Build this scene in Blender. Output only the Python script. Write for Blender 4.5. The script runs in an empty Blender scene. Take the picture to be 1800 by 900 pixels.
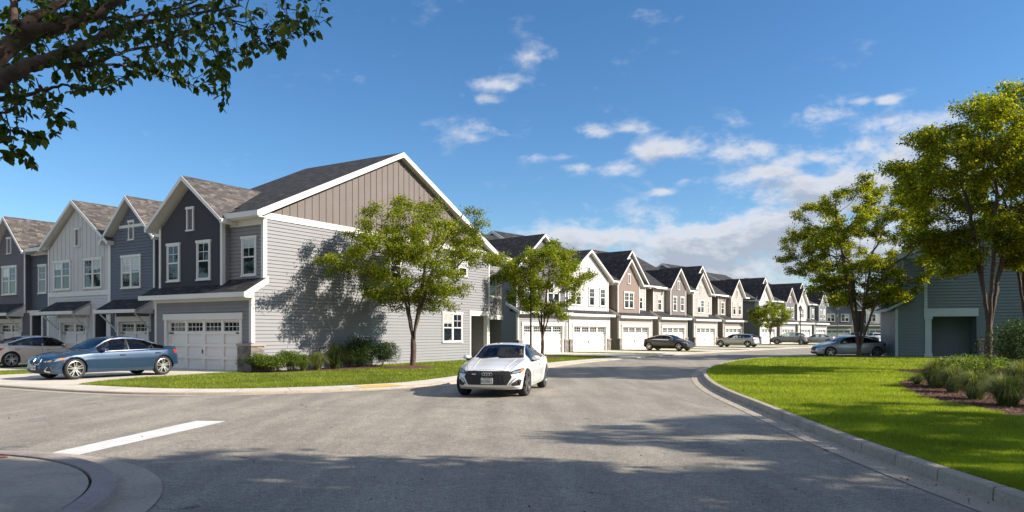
import bpy, bmesh, math, random
import numpy as np
from mathutils import Vector, Matrix, noise
from mathutils.bvhtree import BVHTree
random.seed(7); rng = np.random.default_rng(7)
R = math.radians
sc = bpy.context.scene
COL = sc.collection

# ------------------------------------------------------------------ camera
F = 1264.0; CXP = 900.0; HOR = 585.0; HC = 1.6
cam = bpy.data.cameras.new('camera'); camo = bpy.data.objects.new('camera', cam); COL.objects.link(camo)
camo.location = (0, 0, HC); camo.rotation_euler = (R(90), 0, 0)
cam.sensor_width = 36; cam.lens = 36 * F / 1800; cam.shift_y = (HOR - 450) / 1800
cam.clip_start = 0.1; cam.clip_end = 3000
sc.camera = camo

# ------------------------------------------------------------------ light
SUNV = Vector((3.45, -0.68, 2.02)).normalized()
EL = math.asin(SUNV.z); AZ = math.atan2(SUNV.x, SUNV.y)
sd = bpy.data.lights.new('sun', 'SUN'); sd.energy = 4.9; sd.angle = R(0.55); sd.color = (1, .91, .79)
so = bpy.data.objects.new('sun', sd); COL.objects.link(so)
so.rotation_euler = (-SUNV).to_track_quat('-Z', 'Y').to_euler(); so.location = (30, 0, 40)
sc.view_settings.view_transform = 'Standard'; sc.view_settings.look = 'None'
sc.view_settings.exposure = 0.76; sc.view_settings.gamma = 1; sc.view_settings.use_curve_mapping = False

sc.cycles.max_bounces = 7; sc.cycles.diffuse_bounces = 3; sc.cycles.transparent_max_bounces = 12; sc.cycles.transmission_bounces = 3; sc.cycles.caustics_reflective = False; sc.cycles.caustics_refractive = False
world = bpy.data.worlds.new('World'); sc.world = world; world.use_nodes = True
def build_world():
    nt = world.node_tree; N = nt.nodes; L = nt.links; N.clear()
    def n(t, **k):
        x = N.new(t)
        for a, b in k.items(): setattr(x, a, b)
        return x
    def m(op, a, b=None, c=None, clamp=False):
        x = n('ShaderNodeMath', operation=op, use_clamp=clamp)
        for i, v in enumerate((a, b, c)):
            if v is None: continue
            if isinstance(v, (int, float)): x.inputs[i].default_value = v
            else: L.new(v, x.inputs[i])
        return x.outputs[0]
    out = n('ShaderNodeOutputWorld'); bg = n('ShaderNodeBackground')
    sky = n('ShaderNodeTexSky', sky_type='NISHITA', sun_disc=False)
    sky.sun_elevation = EL; sky.sun_rotation = AZ; sky.altitude = 50; sky.air_density = 1.0; sky.dust_density = 0.35; sky.ozone_density = 2.2
    hs = n('ShaderNodeHueSaturation'); hs.inputs['Saturation'].default_value = 1.16; hs.inputs['Value'].default_value = 1.0
    tm = n('ShaderNodeMixRGB', blend_type='MULTIPLY'); tm.inputs[0].default_value = 1; tm.inputs[2].default_value = (.80, .90, 1.0, 1); L.new(sky.outputs[0], tm.inputs[1]); L.new(tm.outputs[0], hs.inputs['Color'])
    tc = n('ShaderNodeTexCoord'); sp = n('ShaderNodeSeparateXYZ'); L.new(tc.outputs['Generated'], sp.inputs[0])
    X, Y, Z = sp.outputs
    az = m('ARCTAN2', X, Y)                      # radians, 0 = ahead
    hl = m('SQRT', m('ADD', m('MULTIPLY', X, X), m('MULTIPLY', Y, Y)))
    el = m('ARCTAN2', Z, hl)
    # cloud coordinates: az, stretched elevation
    def coords(dz, sx, sy):
        c = n('ShaderNodeCombineXYZ')
        L.new(m('MULTIPLY', az, sx), c.inputs[0]); L.new(m('MULTIPLY', m('ADD', el, dz), sy), c.inputs[1]); c.inputs[2].default_value = 3.7
        return c.outputs[0]
    def fbm(vec, scale, det=7, rough=.55, dist=.3):
        t = n('ShaderNodeTexNoise'); t.inputs['Scale'].default_value = scale; t.inputs['Detail'].default_value = det
        t.inputs['Roughness'].default_value = rough; t.inputs['Distortion'].default_value = dist
        L.new(vec, t.inputs['Vector']); return t.outputs['Fac']
    def blob(a0, e0, sa, se, amp, de=0.0):
        da = m('DIVIDE', m('SUBTRACT', az, a0), sa); dd = m('DIVIDE', m('SUBTRACT', m('ADD', el, de), e0), se)
        r2 = m('ADD', m('MULTIPLY', da, da), m('MULTIPLY', dd, dd))
        return m('MULTIPLY', m('POWER', 2.71828, m('MULTIPLY', r2, -1.0)), amp)
    def ae(px, py):
        x = (px - CXP) / F; z = (HOR - py) / F
        return math.atan(x), math.atan(z / math.hypot(1, x))
    blobs = [(880, 150, 60, 12, .56), (850, 175, 40, 10, .46), (885, 232, 75, 22, .56), (950, 105, 50, 16, .34), (940, 275, 30, 8, .4), (1100, 20, 60, 12, .22), (1045, 236, 32, 12, .62), (1115, 224, 34, 10, .45),
             (1175, 265, 85, 20, .62), (1300, 262, 70, 24, .62), (1090, 290, 36, 14, .62), (1020, 296, 22, 10, .5), (995, 273, 40, 8, .4), (1225, 320, 30, 10, .55), (1165, 338, 30, 6, .55),
             (1440, 205, 45, 24, .62), (1430, 230, 26, 12, .6), (1510, 180, 20, 6, .5), (1558, 176, 18, 6, .55), (1560, 222, 62, 14, .62), (1310, 215, 25, 10, .5),
             (1430, 280, 70, 16, .6), (1390, 330, 120, 32, .9), (1540, 310, 120, 55, 1.0), (1300, 325, 30, 12, .45), (1490, 250, 26, 8, .4),
             (1250, 425, 300, 46, 1.0), (1050, 430, 170, 32, .85), (1350, 395, 110, 34, 1.0), (1450, 440, 160, 50, .9), (950, 405, 90, 12, .5), (1700, 330, 160, 60, .8), (1250, 364, 30, 5, .45),
             (1230, 485, 330, 40, .95), (1000, 470, 150, 30, .6)]
    def density(dz):
        tot = None
        for (px, py, sx, sy, amp) in blobs:
            a0, e0 = ae(px, py)
            b = blob(a0, e0, sx / F * 1.05, sy / F * 1.15, amp, dz)
            tot = b if tot is None else m('MAXIMUM', tot, b)
        # cloud added behind the camera and overhead as neutral fill light
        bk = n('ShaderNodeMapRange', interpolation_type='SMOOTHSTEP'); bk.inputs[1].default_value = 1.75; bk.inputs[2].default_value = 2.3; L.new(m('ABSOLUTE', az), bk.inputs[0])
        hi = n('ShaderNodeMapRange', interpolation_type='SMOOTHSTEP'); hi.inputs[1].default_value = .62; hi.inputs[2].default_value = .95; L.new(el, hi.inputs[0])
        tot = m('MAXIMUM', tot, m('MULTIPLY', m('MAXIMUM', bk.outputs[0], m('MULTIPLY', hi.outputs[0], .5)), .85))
        f1 = fbm(coords(dz, 1.0, 1.9), 9.0, 9, .58, .25)
        f2 = fbm(coords(dz, 1.0, 1.7), 30.0, 5, .6, .2)
        f = m('ADD', m('MULTIPLY', f1, 1.0), m('MULTIPLY', f2, .45))
        d = m('SUBTRACT', m('ADD', tot, m('MULTIPLY', m('MULTIPLY', m('SUBTRACT', f, .70), 2.9), m('MINIMUM', m('ADD', tot, .5), 1.0))), .17)
        return d
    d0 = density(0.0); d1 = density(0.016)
    a = n('ShaderNodeMapRange', interpolation_type='SMOOTHSTEP'); a.inputs[1].default_value = 0.0; a.inputs[2].default_value = .85
    L.new(d0, a.inputs[0]); alpha = m('MULTIPLY', a.outputs[0], .9)
    sh = n('ShaderNodeMapRange'); sh.inputs[1].default_value = .05; sh.inputs[2].default_value = .95; L.new(m('MAXIMUM', d1, m('MULTIPLY', d0, .55)), sh.inputs[0])
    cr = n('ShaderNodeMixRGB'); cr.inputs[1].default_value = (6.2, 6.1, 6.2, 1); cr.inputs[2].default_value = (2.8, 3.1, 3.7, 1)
    L.new(sh.outputs[0], cr.inputs[0])
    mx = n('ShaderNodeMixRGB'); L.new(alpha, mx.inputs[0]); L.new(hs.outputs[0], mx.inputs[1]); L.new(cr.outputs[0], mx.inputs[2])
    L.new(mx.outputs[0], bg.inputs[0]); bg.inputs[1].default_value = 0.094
    L.new(bg.outputs[0], out.inputs[0])
build_world()

# ------------------------------------------------------------------ materials
MATS = {}
def newmat(name):
    mt = bpy.data.materials.new(name); mt.use_nodes = True
    nt = mt.node_tree; p = nt.nodes['Principled BSDF']; MATS[name] = mt
    return mt, nt, nt.nodes, nt.links, p
def noise_node(nt, scale, detail=4, rough=.55, coord='Object', dist=0, vec=None):
    N, L = nt.nodes, nt.links
    t = N.new('ShaderNodeTexNoise'); t.inputs['Scale'].default_value = scale; t.inputs['Detail'].default_value = detail
    t.inputs['Roughness'].default_value = rough; t.inputs['Distortion'].default_value = dist
    if vec is None:
        tc = N.new('ShaderNodeTexCoord'); vec = tc.outputs[coord]
    L.new(vec, t.inputs['Vector']); return t.outputs['Fac']
def ramp(nt, fac, stops):
    r = nt.nodes.new('ShaderNodeValToRGB'); e = r.color_ramp.elements
    while len(e) < len(stops): e.new(.5)
    for i, (p, c) in enumerate(stops): e[i].position = p; e[i].color = (*c, 1)
    nt.links.new(fac, r.inputs[0]); return r.outputs[0]
def bump(nt, p, h, strength=.3, dist=.02):
    b = nt.nodes.new('ShaderNodeBump'); b.inputs['Strength'].default_value = strength; b.inputs['Distance'].default_value = dist
    nt.links.new(h, b.inputs['Height']); nt.links.new(b.outputs[0], p.inputs['Normal'])
def mixc(nt, fac, a, b, mode='MIX'):
    x = nt.nodes.new('ShaderNodeMixRGB'); x.blend_type = mode
    for i, v in ((0, fac), (1, a), (2, b)):
        if isinstance(v, (int, float)): x.inputs[i].default_value = v
        elif isinstance(v, tuple): x.inputs[i].default_value = (*v, 1) if len(v) == 3 else v
        else: nt.links.new(v, x.inputs[i])
    return x.outputs[0]
def mulc(c, k): return tuple(min(1, x * k) for x in c)

def painted(name, c, rough=.6, var=.12, scale=1.2, grain=True):
    mt, nt, N, L, p = newmat(name)
    f = noise_node(nt, scale, 5, .6); f2 = noise_node(nt, 38, 3, .6)
    col = ramp(nt, f, [(.3, mulc(c, 1 - var)), (.7, mulc(c, 1 + var * .5))])
    col = mixc(nt, .25, col, ramp(nt, f2, [(.35, mulc(c, .8)), (.65, mulc(c, 1.12))]))
    L.new(col, p.inputs['Base Color']); p.inputs['Roughness'].default_value = rough
    if grain: bump(nt, p, noise_node(nt, 60, 3, .6), .12, .004)
    return mt
def plain(name, c, rough=.5, metal=0., coat=0.):
    mt, nt, N, L, p = newmat(name)
    p.inputs['Base Color'].default_value = (*c, 1); p.inputs['Roughness'].default_value = rough; p.inputs['Metallic'].default_value = metal
    p.inputs['Coat Weight'].default_value = coat; p.inputs['Coat Roughness'].default_value = .03
    return mt

M = {}
M['trim'] = painted('white_trim', (.72, .70, .665), .5, .06)
M['white_siding'] = painted('white_siding', (.56, .55, .535), .6, .07)
M['lgrey'] = painted('light_grey_siding', (.235, .236, .250), .62, .07)
M['mgrey'] = painted('mid_grey_siding', (.24, .238, .242), .62, .08)
M['bluegrey'] = painted('blue_grey_siding', (.125, .14, .158), .6, .1)
M['dkblue'] = painted('slate_siding', (.09, .10, .115), .6, .1)
M['charcoal'] = painted('charcoal_stucco', (.045, .048, .057), .85, .1)
M['greystucco'] = painted('grey_stucco', (.135, .13, .145), .85, .1)
M['brownbb'] = painted('brown_board', (.16, .132, .12), .7, .12)
M['mauve'] = painted('mauve_stucco', (.235, .175, .15), .85, .08)
M['tan'] = painted('tan_siding', (.275, .242, .213), .65, .08)
M['beige'] = painted('beige_siding', (.385, .357, .325), .65, .07)
M['mauvebb'] = painted('mauve_board', (.185, .155, .148), .7, .1)
M['teal'] = painted('teal_grey_siding', (.12, .165, .185), .62, .1)
M['tealtrim'] = painted('pale_blue_trim', (.36, .46, .50), .55, .06)
M['door'] = painted('garage_door_white', (.76, .74, .71), .45, .05)
M['darkdoor'] = plain('entry_door_dark', (.02, .021, .024), .4)
M['iron'] = plain('black_iron', (.012, .012, .014), .45)
M['lampglass'] = plain('lantern_glass', (.35, .33, .28), .12)

def shingle(name, c1, c2, c3, bias=-.1, sc_=1.0):
    mt, nt, N, L, p = newmat(name)
    uv = N.new('ShaderNodeUVMap'); uv.uv_map = 'UVMap'
    def brick(w, h, ca, cb, off=.5, mortar=.02):
        b = N.new('ShaderNodeTexBrick'); b.inputs['Scale'].default_value = 1; b.inputs['Brick Width'].default_value = w
        b.inputs['Row Height'].default_value = h; b.inputs['Mortar Size'].default_value = mortar; b.inputs['Mortar Smooth'].default_value = .3
        b.inputs['Color1'].default_value = (*ca, 1); b.inputs['Color2'].default_value = (*cb, 1); b.inputs['Bias'].default_value = bias
        b.inputs['Mortar'].default_value = (*mulc(ca, .35), 1); b.offset = off
        L.new(uv.outputs[0], b.inputs['Vector']); return b
    b1 = brick(.34, .14, c1, c2, .5, .010); b2 = brick(.55, .14, c1, c3, .37, .012)
    f = noise_node(nt, 2.2, 3, .6, vec=uv.outputs[0]); fr = ramp(nt, f, [(.42, (0, 0, 0)), (.58, (1, 1, 1))])
    col = mixc(nt, fr, b1.outputs[0], b2.outputs[0])
    g = noise_node(nt, 45, 3, .7, vec=uv.outputs[0])
    col = mixc(nt, .5, col, ramp(nt, g, [(.3, (.25, .25, .25)), (.7, (.78, .78, .78))]), 'OVERLAY')
    L.new(col, p.inputs['Base Color']); p.inputs['Roughness'].default_value = .9
    w = N.new('ShaderNodeTexBrick'); L.new(uv.outputs[0], w.inputs['Vector']); w.inputs['Scale'].default_value = 1
    w.inputs['Brick Width'].default_value = .34; w.inputs['Row Height'].default_value = .14; w.inputs['Mortar Size'].default_value = .012
    bump(nt, p, w.outputs['Fac'], -.6, .012)
    return mt
M['shingle_dark'] = shingle('charcoal_shingles', (.016, .016, .018), (.075, .070, .068), (.009, .009, .010))
M['shingle_brown'] = shingle('brown_shingles', (.045, .040, .038), (.205, .178, .158), (.11, .095, .086), -.05)
M['shingle_mid'] = shingle('weathered_shingles', (.05, .046, .044), (.10, .09, .083), (.035, .033, .032))

def stone_mat():
    mt, nt, N, L, p = newmat('ledge_stone')
    tc = N.new('ShaderNodeTexCoord'); mp = N.new('ShaderNodeMapping'); mp.inputs['Scale'].default_value = (4.2, 4.2, 11); L.new(tc.outputs['Object'], mp.inputs[0])
    v = N.new('ShaderNodeTexVoronoi'); v.inputs['Scale'].default_value = 1; v.inputs['Randomness'].default_value = .8; L.new(mp.outputs[0], v.inputs['Vector'])
    e = N.new('ShaderNodeTexVoronoi'); e.feature = 'DISTANCE_TO_EDGE'; e.inputs['Randomness'].default_value = .8; L.new(mp.outputs[0], e.inputs['Vector'])
    sp = N.new('ShaderNodeSeparateColor'); L.new(v.outputs['Color'], sp.inputs[0])
    col = ramp(nt, sp.outputs[0], [(0, (.17, .15, .14)), (.35, (.30, .25, .21)), (.6, (.24, .23, .225)), (1, (.42, .36, .30))])
    er = ramp(nt, e.outputs['Distance'], [(.0, (0, 0, 0)), (.06, (1, 1, 1))])
    col = mixc(nt, er, (.08, .07, .065), col)
    L.new(col, p.inputs['Base Color']); p.inputs['Roughness'].default_value = .9
    bump(nt, p, er, .8, .03); return mt
M['stone'] = stone_mat()
M['cap'] = painted('stone_cap', (.36, .31, .28), .8, .1)

def asphalt_mat():
    mt, nt, N, L, p = newmat('asphalt')
    tc = N.new('ShaderNodeTexCoord'); o = tc.outputs['Object']
    big = noise_node(nt, .22, 5, .6, vec=o, dist=.6); mid = noise_node(nt, 1.6, 6, .65, vec=o); fine = noise_node(nt, 55, 4, .75, vec=o); fine2 = noise_node(nt, 190, 2, .7, vec=o)
    c = ramp(nt, big, [(.3, (.25, .225, .185)), (.7, (.335, .303, .25))])
    c = mixc(nt, .45, c, ramp(nt, mid, [(.3, (.195, .178, .150)), (.7, (.34, .312, .262))]))
    c = mixc(nt, .7, c, ramp(nt, fine, [(.34, (.10, .10, .10)), (.5, (.5, .5, .5)), (.66, (.88, .88, .88))]), 'OVERLAY')
    pit = noise_node(nt, 14, 6, .8, vec=o); c = mixc(nt, .45, c, ramp(nt, pit, [(.34, (.2, .2, .2)), (.5, (.52, .52, .52)), (.68, (.78, .78, .78))]), 'OVERLAY')
    mps = N.new('ShaderNodeMapping'); mps.inputs['Scale'].default_value = (.9, .12, 1); mps.inputs['Rotation'].default_value = (0, 0, .5); L.new(o, mps.inputs[0]); strk = noise_node(nt, 1.6, 4, .6, vec=mps.outputs[0]); c = mixc(nt, .35, c, ramp(nt, strk, [(.38, (.3, .3, .3)), (.62, (.66, .66, .66))]), 'OVERLAY')
    c = mixc(nt, .5, c, ramp(nt, fine2, [(.35, (.25, .25, .25)), (.65, (.75, .75, .75))]), 'OVERLAY')
    # cracks
    mp = N.new('ShaderNodeMapping'); mp.inputs['Scale'].default_value = (.24, .36, .3); L.new(o, mp.inputs[0])
    wv = N.new('ShaderNodeTexNoise'); wv.inputs['Scale'].default_value = 1.3; wv.inputs['Detail'].default_value = 6; L.new(o, wv.inputs['Vector'])
    ad = N.new('ShaderNodeVectorMath'); ad.operation = 'MULTIPLY_ADD'; L.new(wv.outputs['Color'], ad.inputs[0]); ad.inputs[1].default_value = (.5, .5, .5); L.new(mp.outputs[0], ad.inputs[2])
    v = N.new('ShaderNodeTexVoronoi'); v.feature = 'DISTANCE_TO_EDGE'; v.inputs['Scale'].default_value = 1; L.new(ad.outputs[0], v.inputs['Vector'])
    cr = ramp(nt, v.outputs['Distance'], [(.0, (.28, .28, .28)), (.007, (1, 1, 1))])
    msk = ramp(nt, noise_node(nt, .4, 2, .5, vec=o), [(.52, (0, 0, 0)), (.6, (1, 1, 1))])
    c = mixc(nt, msk, c, mixc(nt, 1.0, c, cr, 'MULTIPLY'))
    L.new(c, p.inputs['Base Color'])
    rr = ramp(nt, mid, [(.3, (.7, .7, .7)), (.7, (.92, .92, .92))]); L.new(rr, p.inputs['Roughness'])
    p.inputs['Specular IOR Level'].default_value = .35
    bump(nt, p, fine, .55, .008); return mt
M['asphalt'] = asphalt_mat()
def concrete(name, c, sc_=1.0):
    mt, nt, N, L, p = newmat(name)
    a = noise_node(nt, .8 * sc_, 6, .65, dist=.3); b = noise_node(nt, 22, 4, .7); g = noise_node(nt, 120, 3, .7)
    col = ramp(nt, a, [(.28, mulc(c, .78)), (.5, c), (.72, mulc(c, 1.13))])
    col = mixc(nt, .45, col, ramp(nt, b, [(.3, (.3, .3, .3)), (.7, (.7, .7, .7))]), 'OVERLAY')
    col = mixc(nt, .35, col, ramp(nt, g, [(.3, (.25, .25, .25)), (.7, (.75, .75, .75))]), 'OVERLAY')
    L.new(col, p.inputs['Base Color']); p.inputs['Roughness'].default_value = .88; bump(nt, p, b, .3, .006); return mt
M['concrete'] = concrete('concrete', (.60, .545, .46))
M['curb'] = concrete('curb_concrete', (.40, .345, .275), 1.6)
M['redcurb'] = concrete('weathered_curb_concrete', (.33, .28, .26), 2)
def worn_paint():
    mt, nt, N, L, p = newmat('road_paint_white')
    a = noise_node(nt, 2.2, 6, .7, dist=.4); b = noise_node(nt, 34, 5, .8); g = noise_node(nt, 120, 3, .7)
    c = ramp(nt, a, [(.3, (.55, .54, .51)), (.65, (.76, .75, .73))])
    ws = ramp(nt, b, [(.60, (0, 0, 0)), (.66, (1, 1, 1))]); c = mixc(nt, ws, c, (.25, .23, .20)); c = mixc(nt, .3, c, ramp(nt, g, [(.3, (.25, .25, .25)), (.7, (.75, .75, .75))]), 'OVERLAY')
    L.new(c, p.inputs['Base Color']); p.inputs['Roughness'].default_value = .85; bump(nt, p, b, .4, .006); return mt
M['paint_white'] = worn_paint()
M['paint_yellow'] = concrete('road_paint_yellow', (.70, .45, .09), 3)
M['paint_red'] = concrete('road_paint_red', (.55, .12, .06), 3)

def grass_ground():
    mt, nt, N, L, p = newmat('lawn_ground')
    a = noise_node(nt, .5, 5, .6); b = noise_node(nt, 9, 5, .7); g = noise_node(nt, 60, 4, .75)
    c = ramp(nt, a, [(.3, (.075, .115, .018)), (.7, (.13, .17, .026))])
    c = mixc(nt, .5, c, ramp(nt, b, [(.3, (.04, .06, .012)), (.55, (.09, .125, .022)), (.75, (.15, .16, .04))]))
    c = mixc(nt, .7, c, ramp(nt, g, [(.3, (.15, .15, .15)), (.7, (.85, .85, .85))]), 'OVERLAY')
    L.new(c, p.inputs['Base Color']); p.inputs['Roughness'].default_value = .95; p.inputs['Specular IOR Level'].default_value = .1
    bump(nt, p, g, .9, .04); return mt
M['lawn'] = grass_ground()
def mulch():
    mt, nt, N, L, p = newmat('bark_mulch')
    a = noise_node(nt, 18, 5, .8, dist=1.0); b = noise_node(nt, 70, 3, .7)
    c = ramp(nt, a, [(.3, (.035, .016, .010)), (.55, (.14, .062, .038)), (.75, (.24, .125, .08))])
    L.new(c, p.inputs['Base Color']); p.inputs['Roughness'].default_value = .95; bump(nt, p, a, 1.0, .06); return mt
M['mulch'] = mulch()

def leafmat(name, stops, trans=.35, rough=.5, clump=.35):
    mt, nt, N, L, p = newmat(name)
    g = N.new('ShaderNodeNewGeometry')
    col = ramp(nt, g.outputs['Random Per Island'], stops)
    f = noise_node(nt, .55, 3, .5)
    col = mixc(nt, clump, col, ramp(nt, f, [(.38, (.3, .3, .3)), (.62, (.72, .72, .66))]), 'OVERLAY')
    L.new(col, p.inputs['Base Color']); p.inputs['Roughness'].default_value = rough; p.inputs['Specular IOR Level'].default_value = .3
    tr = N.new('ShaderNodeBsdfTranslucent')
    tcol = mixc(nt, 1.0, col, (1.35, 1.3, .5), 'MULTIPLY'); L.new(tcol, tr.inputs[0])
    mx = N.new('ShaderNodeMixShader'); mx.inputs[0].default_value = trans
    L.new(p.outputs[0], mx.inputs[1]); L.new(tr.outputs[0], mx.inputs[2])
    L.new(mx.outputs[0], N['Material Output'].inputs[0]); return mt
M['leaf'] = leafmat('tree_leaves', [(0, (.07, .11, .012)), (.45, (.16, .22, .016)), (.8, (.32, .35, .024)), (1, (.50, .47, .04))], .45, .5, .4)
M['leaf_gold'] = leafmat('golden_leaves', [(0, (.06, .11, .012)), (.4, (.17, .23, .018)), (.75, (.36, .37, .022)), (1, (.60, .52, .035))], .5, .5, .4)
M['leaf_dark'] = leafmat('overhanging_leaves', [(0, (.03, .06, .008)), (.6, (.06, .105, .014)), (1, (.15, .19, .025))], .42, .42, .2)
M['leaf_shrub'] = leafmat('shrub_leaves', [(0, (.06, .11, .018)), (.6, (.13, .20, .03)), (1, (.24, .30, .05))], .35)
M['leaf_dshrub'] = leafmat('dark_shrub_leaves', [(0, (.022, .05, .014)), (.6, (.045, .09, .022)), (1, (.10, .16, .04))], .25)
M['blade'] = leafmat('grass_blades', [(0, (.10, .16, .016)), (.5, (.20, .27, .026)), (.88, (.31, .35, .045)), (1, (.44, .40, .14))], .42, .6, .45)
M['bladeR'] = leafmat('yellow_green_grass_blades', [(0, (.11, .19, .014)), (.5, (.26, .36, .022)), (.88, (.42, .48, .035)), (1, (.56, .50, .14))], .45, .6, .45)  # brighter yellow-green colour for the right lawn
M['chip'] = leafmat('bark_chips', [(0, (.05, .022, .014)), (.5, (.15, .07, .042)), (1, (.28, .16, .11))], .02, .9, .1)
M['orn'] = leafmat('ornamental_blades', [(0, (.06, .10, .02)), (.6, (.15, .20, .05)), (.85, (.24, .26, .09)), (1, (.42, .38, .24))], .35, .6, .15)
M['orn_dark'] = leafmat('dark_tuft_blades', [(0, (.03, .055, .012)), (.7, (.06, .09, .025)), (1, (.14, .15, .05))], .3, .6, .15)
def bark():
    mt, nt, N, L, p = newmat('bark')
    a = noise_node(nt, 9, 6, .7, dist=.5); b = noise_node(nt, 40, 4, .7)
    c = ramp(nt, a, [(.3, (.045, .032, .024)), (.6, (.12, .088, .066)), (.8, (.20, .16, .125))])
    L.new(c, p.inputs['Base Color']); p.inputs['Roughness'].default_value = .9; bump(nt, p, a, .9, .03); return mt
M['bark'] = bark()

def pane_mat():
    mt, nt, N, L, p = newmat('window_pane')
    p.inputs['Base Color'].default_value = (.012, .016, .022, 1); p.inputs['Roughness'].default_value = .04
    p.inputs['IOR'].default_value = 1.5; p.inputs['Specular IOR Level'].default_value = .5
    f = noise_node(nt, 1.1, 3, .5); bump(nt, p, f, .12, .04); return mt
M['pane'] = pane_mat()
def carglass():
    mt, nt, N, L, p = newmat('car_glass')
    tr = N.new('ShaderNodeBsdfTransparent'); tr.inputs[0].default_value = (.55, .62, .62, 1)
    gl = N.new('ShaderNodeBsdfGlossy'); gl.inputs['Roughness'].default_value = .02
    fr = N.new('ShaderNodeFresnel'); fr.inputs[0].default_value = 1.65
    mx = N.new('ShaderNodeMixShader'); L.new(fr.outputs[0], mx.inputs[0]); L.new(tr.outputs[0], mx.inputs[1]); L.new(gl.outputs[0], mx.inputs[2])
    L.new(mx.outputs[0], N['Material Output'].inputs[0]); return mt
M['carglass'] = carglass()
def carpaint(name, c, metal=.5, rough=.3):
    mt, nt, N, L, p = newmat(name)
    f = noise_node(nt, 900, 2, .5); col = ramp(nt, f, [(.3, mulc(c, .85)), (.7, mulc(c, 1.12))]); L.new(col, p.inputs['Base Color'])
    p.inputs['Metallic'].default_value = metal; p.inputs['Roughness'].default_value = rough
    p.inputs['Coat Weight'].default_value = 1; p.inputs['Coat Roughness'].default_value = .03; return mt
M['blind'] = plain('window_blind', (.42, .41, .38), .25, 0, .6)
M['car_white'] = carpaint('white_car_paint', (.72, .72, .71), 0, .4)
M['car_blue'] = carpaint('blue_car_paint', (.013, .042, .09), .3, .35)
M['car_champ'] = carpaint('champagne_car_paint', (.66, .57, .47), 0, .4)
M['car_black'] = carpaint('black_car_paint', (.035, .026, .022), .4, .3)
M['car_silver'] = carpaint('silver_car_paint', (.48, .47, .45), .6, .35)
M['car_bluesilver'] = carpaint('blue_silver_car_paint', (.40, .45, .48), .6, .35)
M['car_grey'] = carpaint('grey_car_paint', (.26, .25, .24), .6, .35)
M['car_green'] = carpaint('green_car_paint', (.20, .26, .23), .3, .35)
M['rubber'] = plain('tyre_rubber', (.018, .018, .019), .8)
M['blackplastic'] = plain('black_plastic', (.012, .012, .013), .5)
M['wellblack'] = plain('wheel_well_black', (.006, .006, .006), .9)
M['chrome'] = plain('bright_metal', (.75, .75, .76), .18, 1)
M['alloy'] = plain('alloy_rim', (.60, .59, .57), .3, .9)
M['alloydark'] = plain('dark_alloy_rim', (.30, .30, .31), .3, .85)
M['taillamp'] = plain('red_tail_lamp', (.45, .012, .01), .15, 0, 1)
M['headlamp'] = plain('headlamp_lens', (.30, .32, .34), .08, .3, 1)
M['headdark'] = plain('headlamp_housing', (.03, .032, .036), .15, .2, 1)
M['amber'] = plain('amber_lens', (.85, .22, .02), .2, 0, 1)
M['seat'] = plain('seat_fabric', (.05, .05, .052), .8)
M['seatlight'] = plain('pale_seat_leather', (.42, .40, .36), .7)
M['plate'] = plain('plate_white', (.62, .62, .58), .5)
M['platetext'] = plain('plate_ink', (.04, .05, .08), .5)
M['skin'] = plain('skin', (.50, .30, .21), .55)
M['hair'] = plain('dark_hair', (.02, .014, .01), .6)
M['shirt'] = plain('dark_shirt', (.035, .038, .05), .85)

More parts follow.
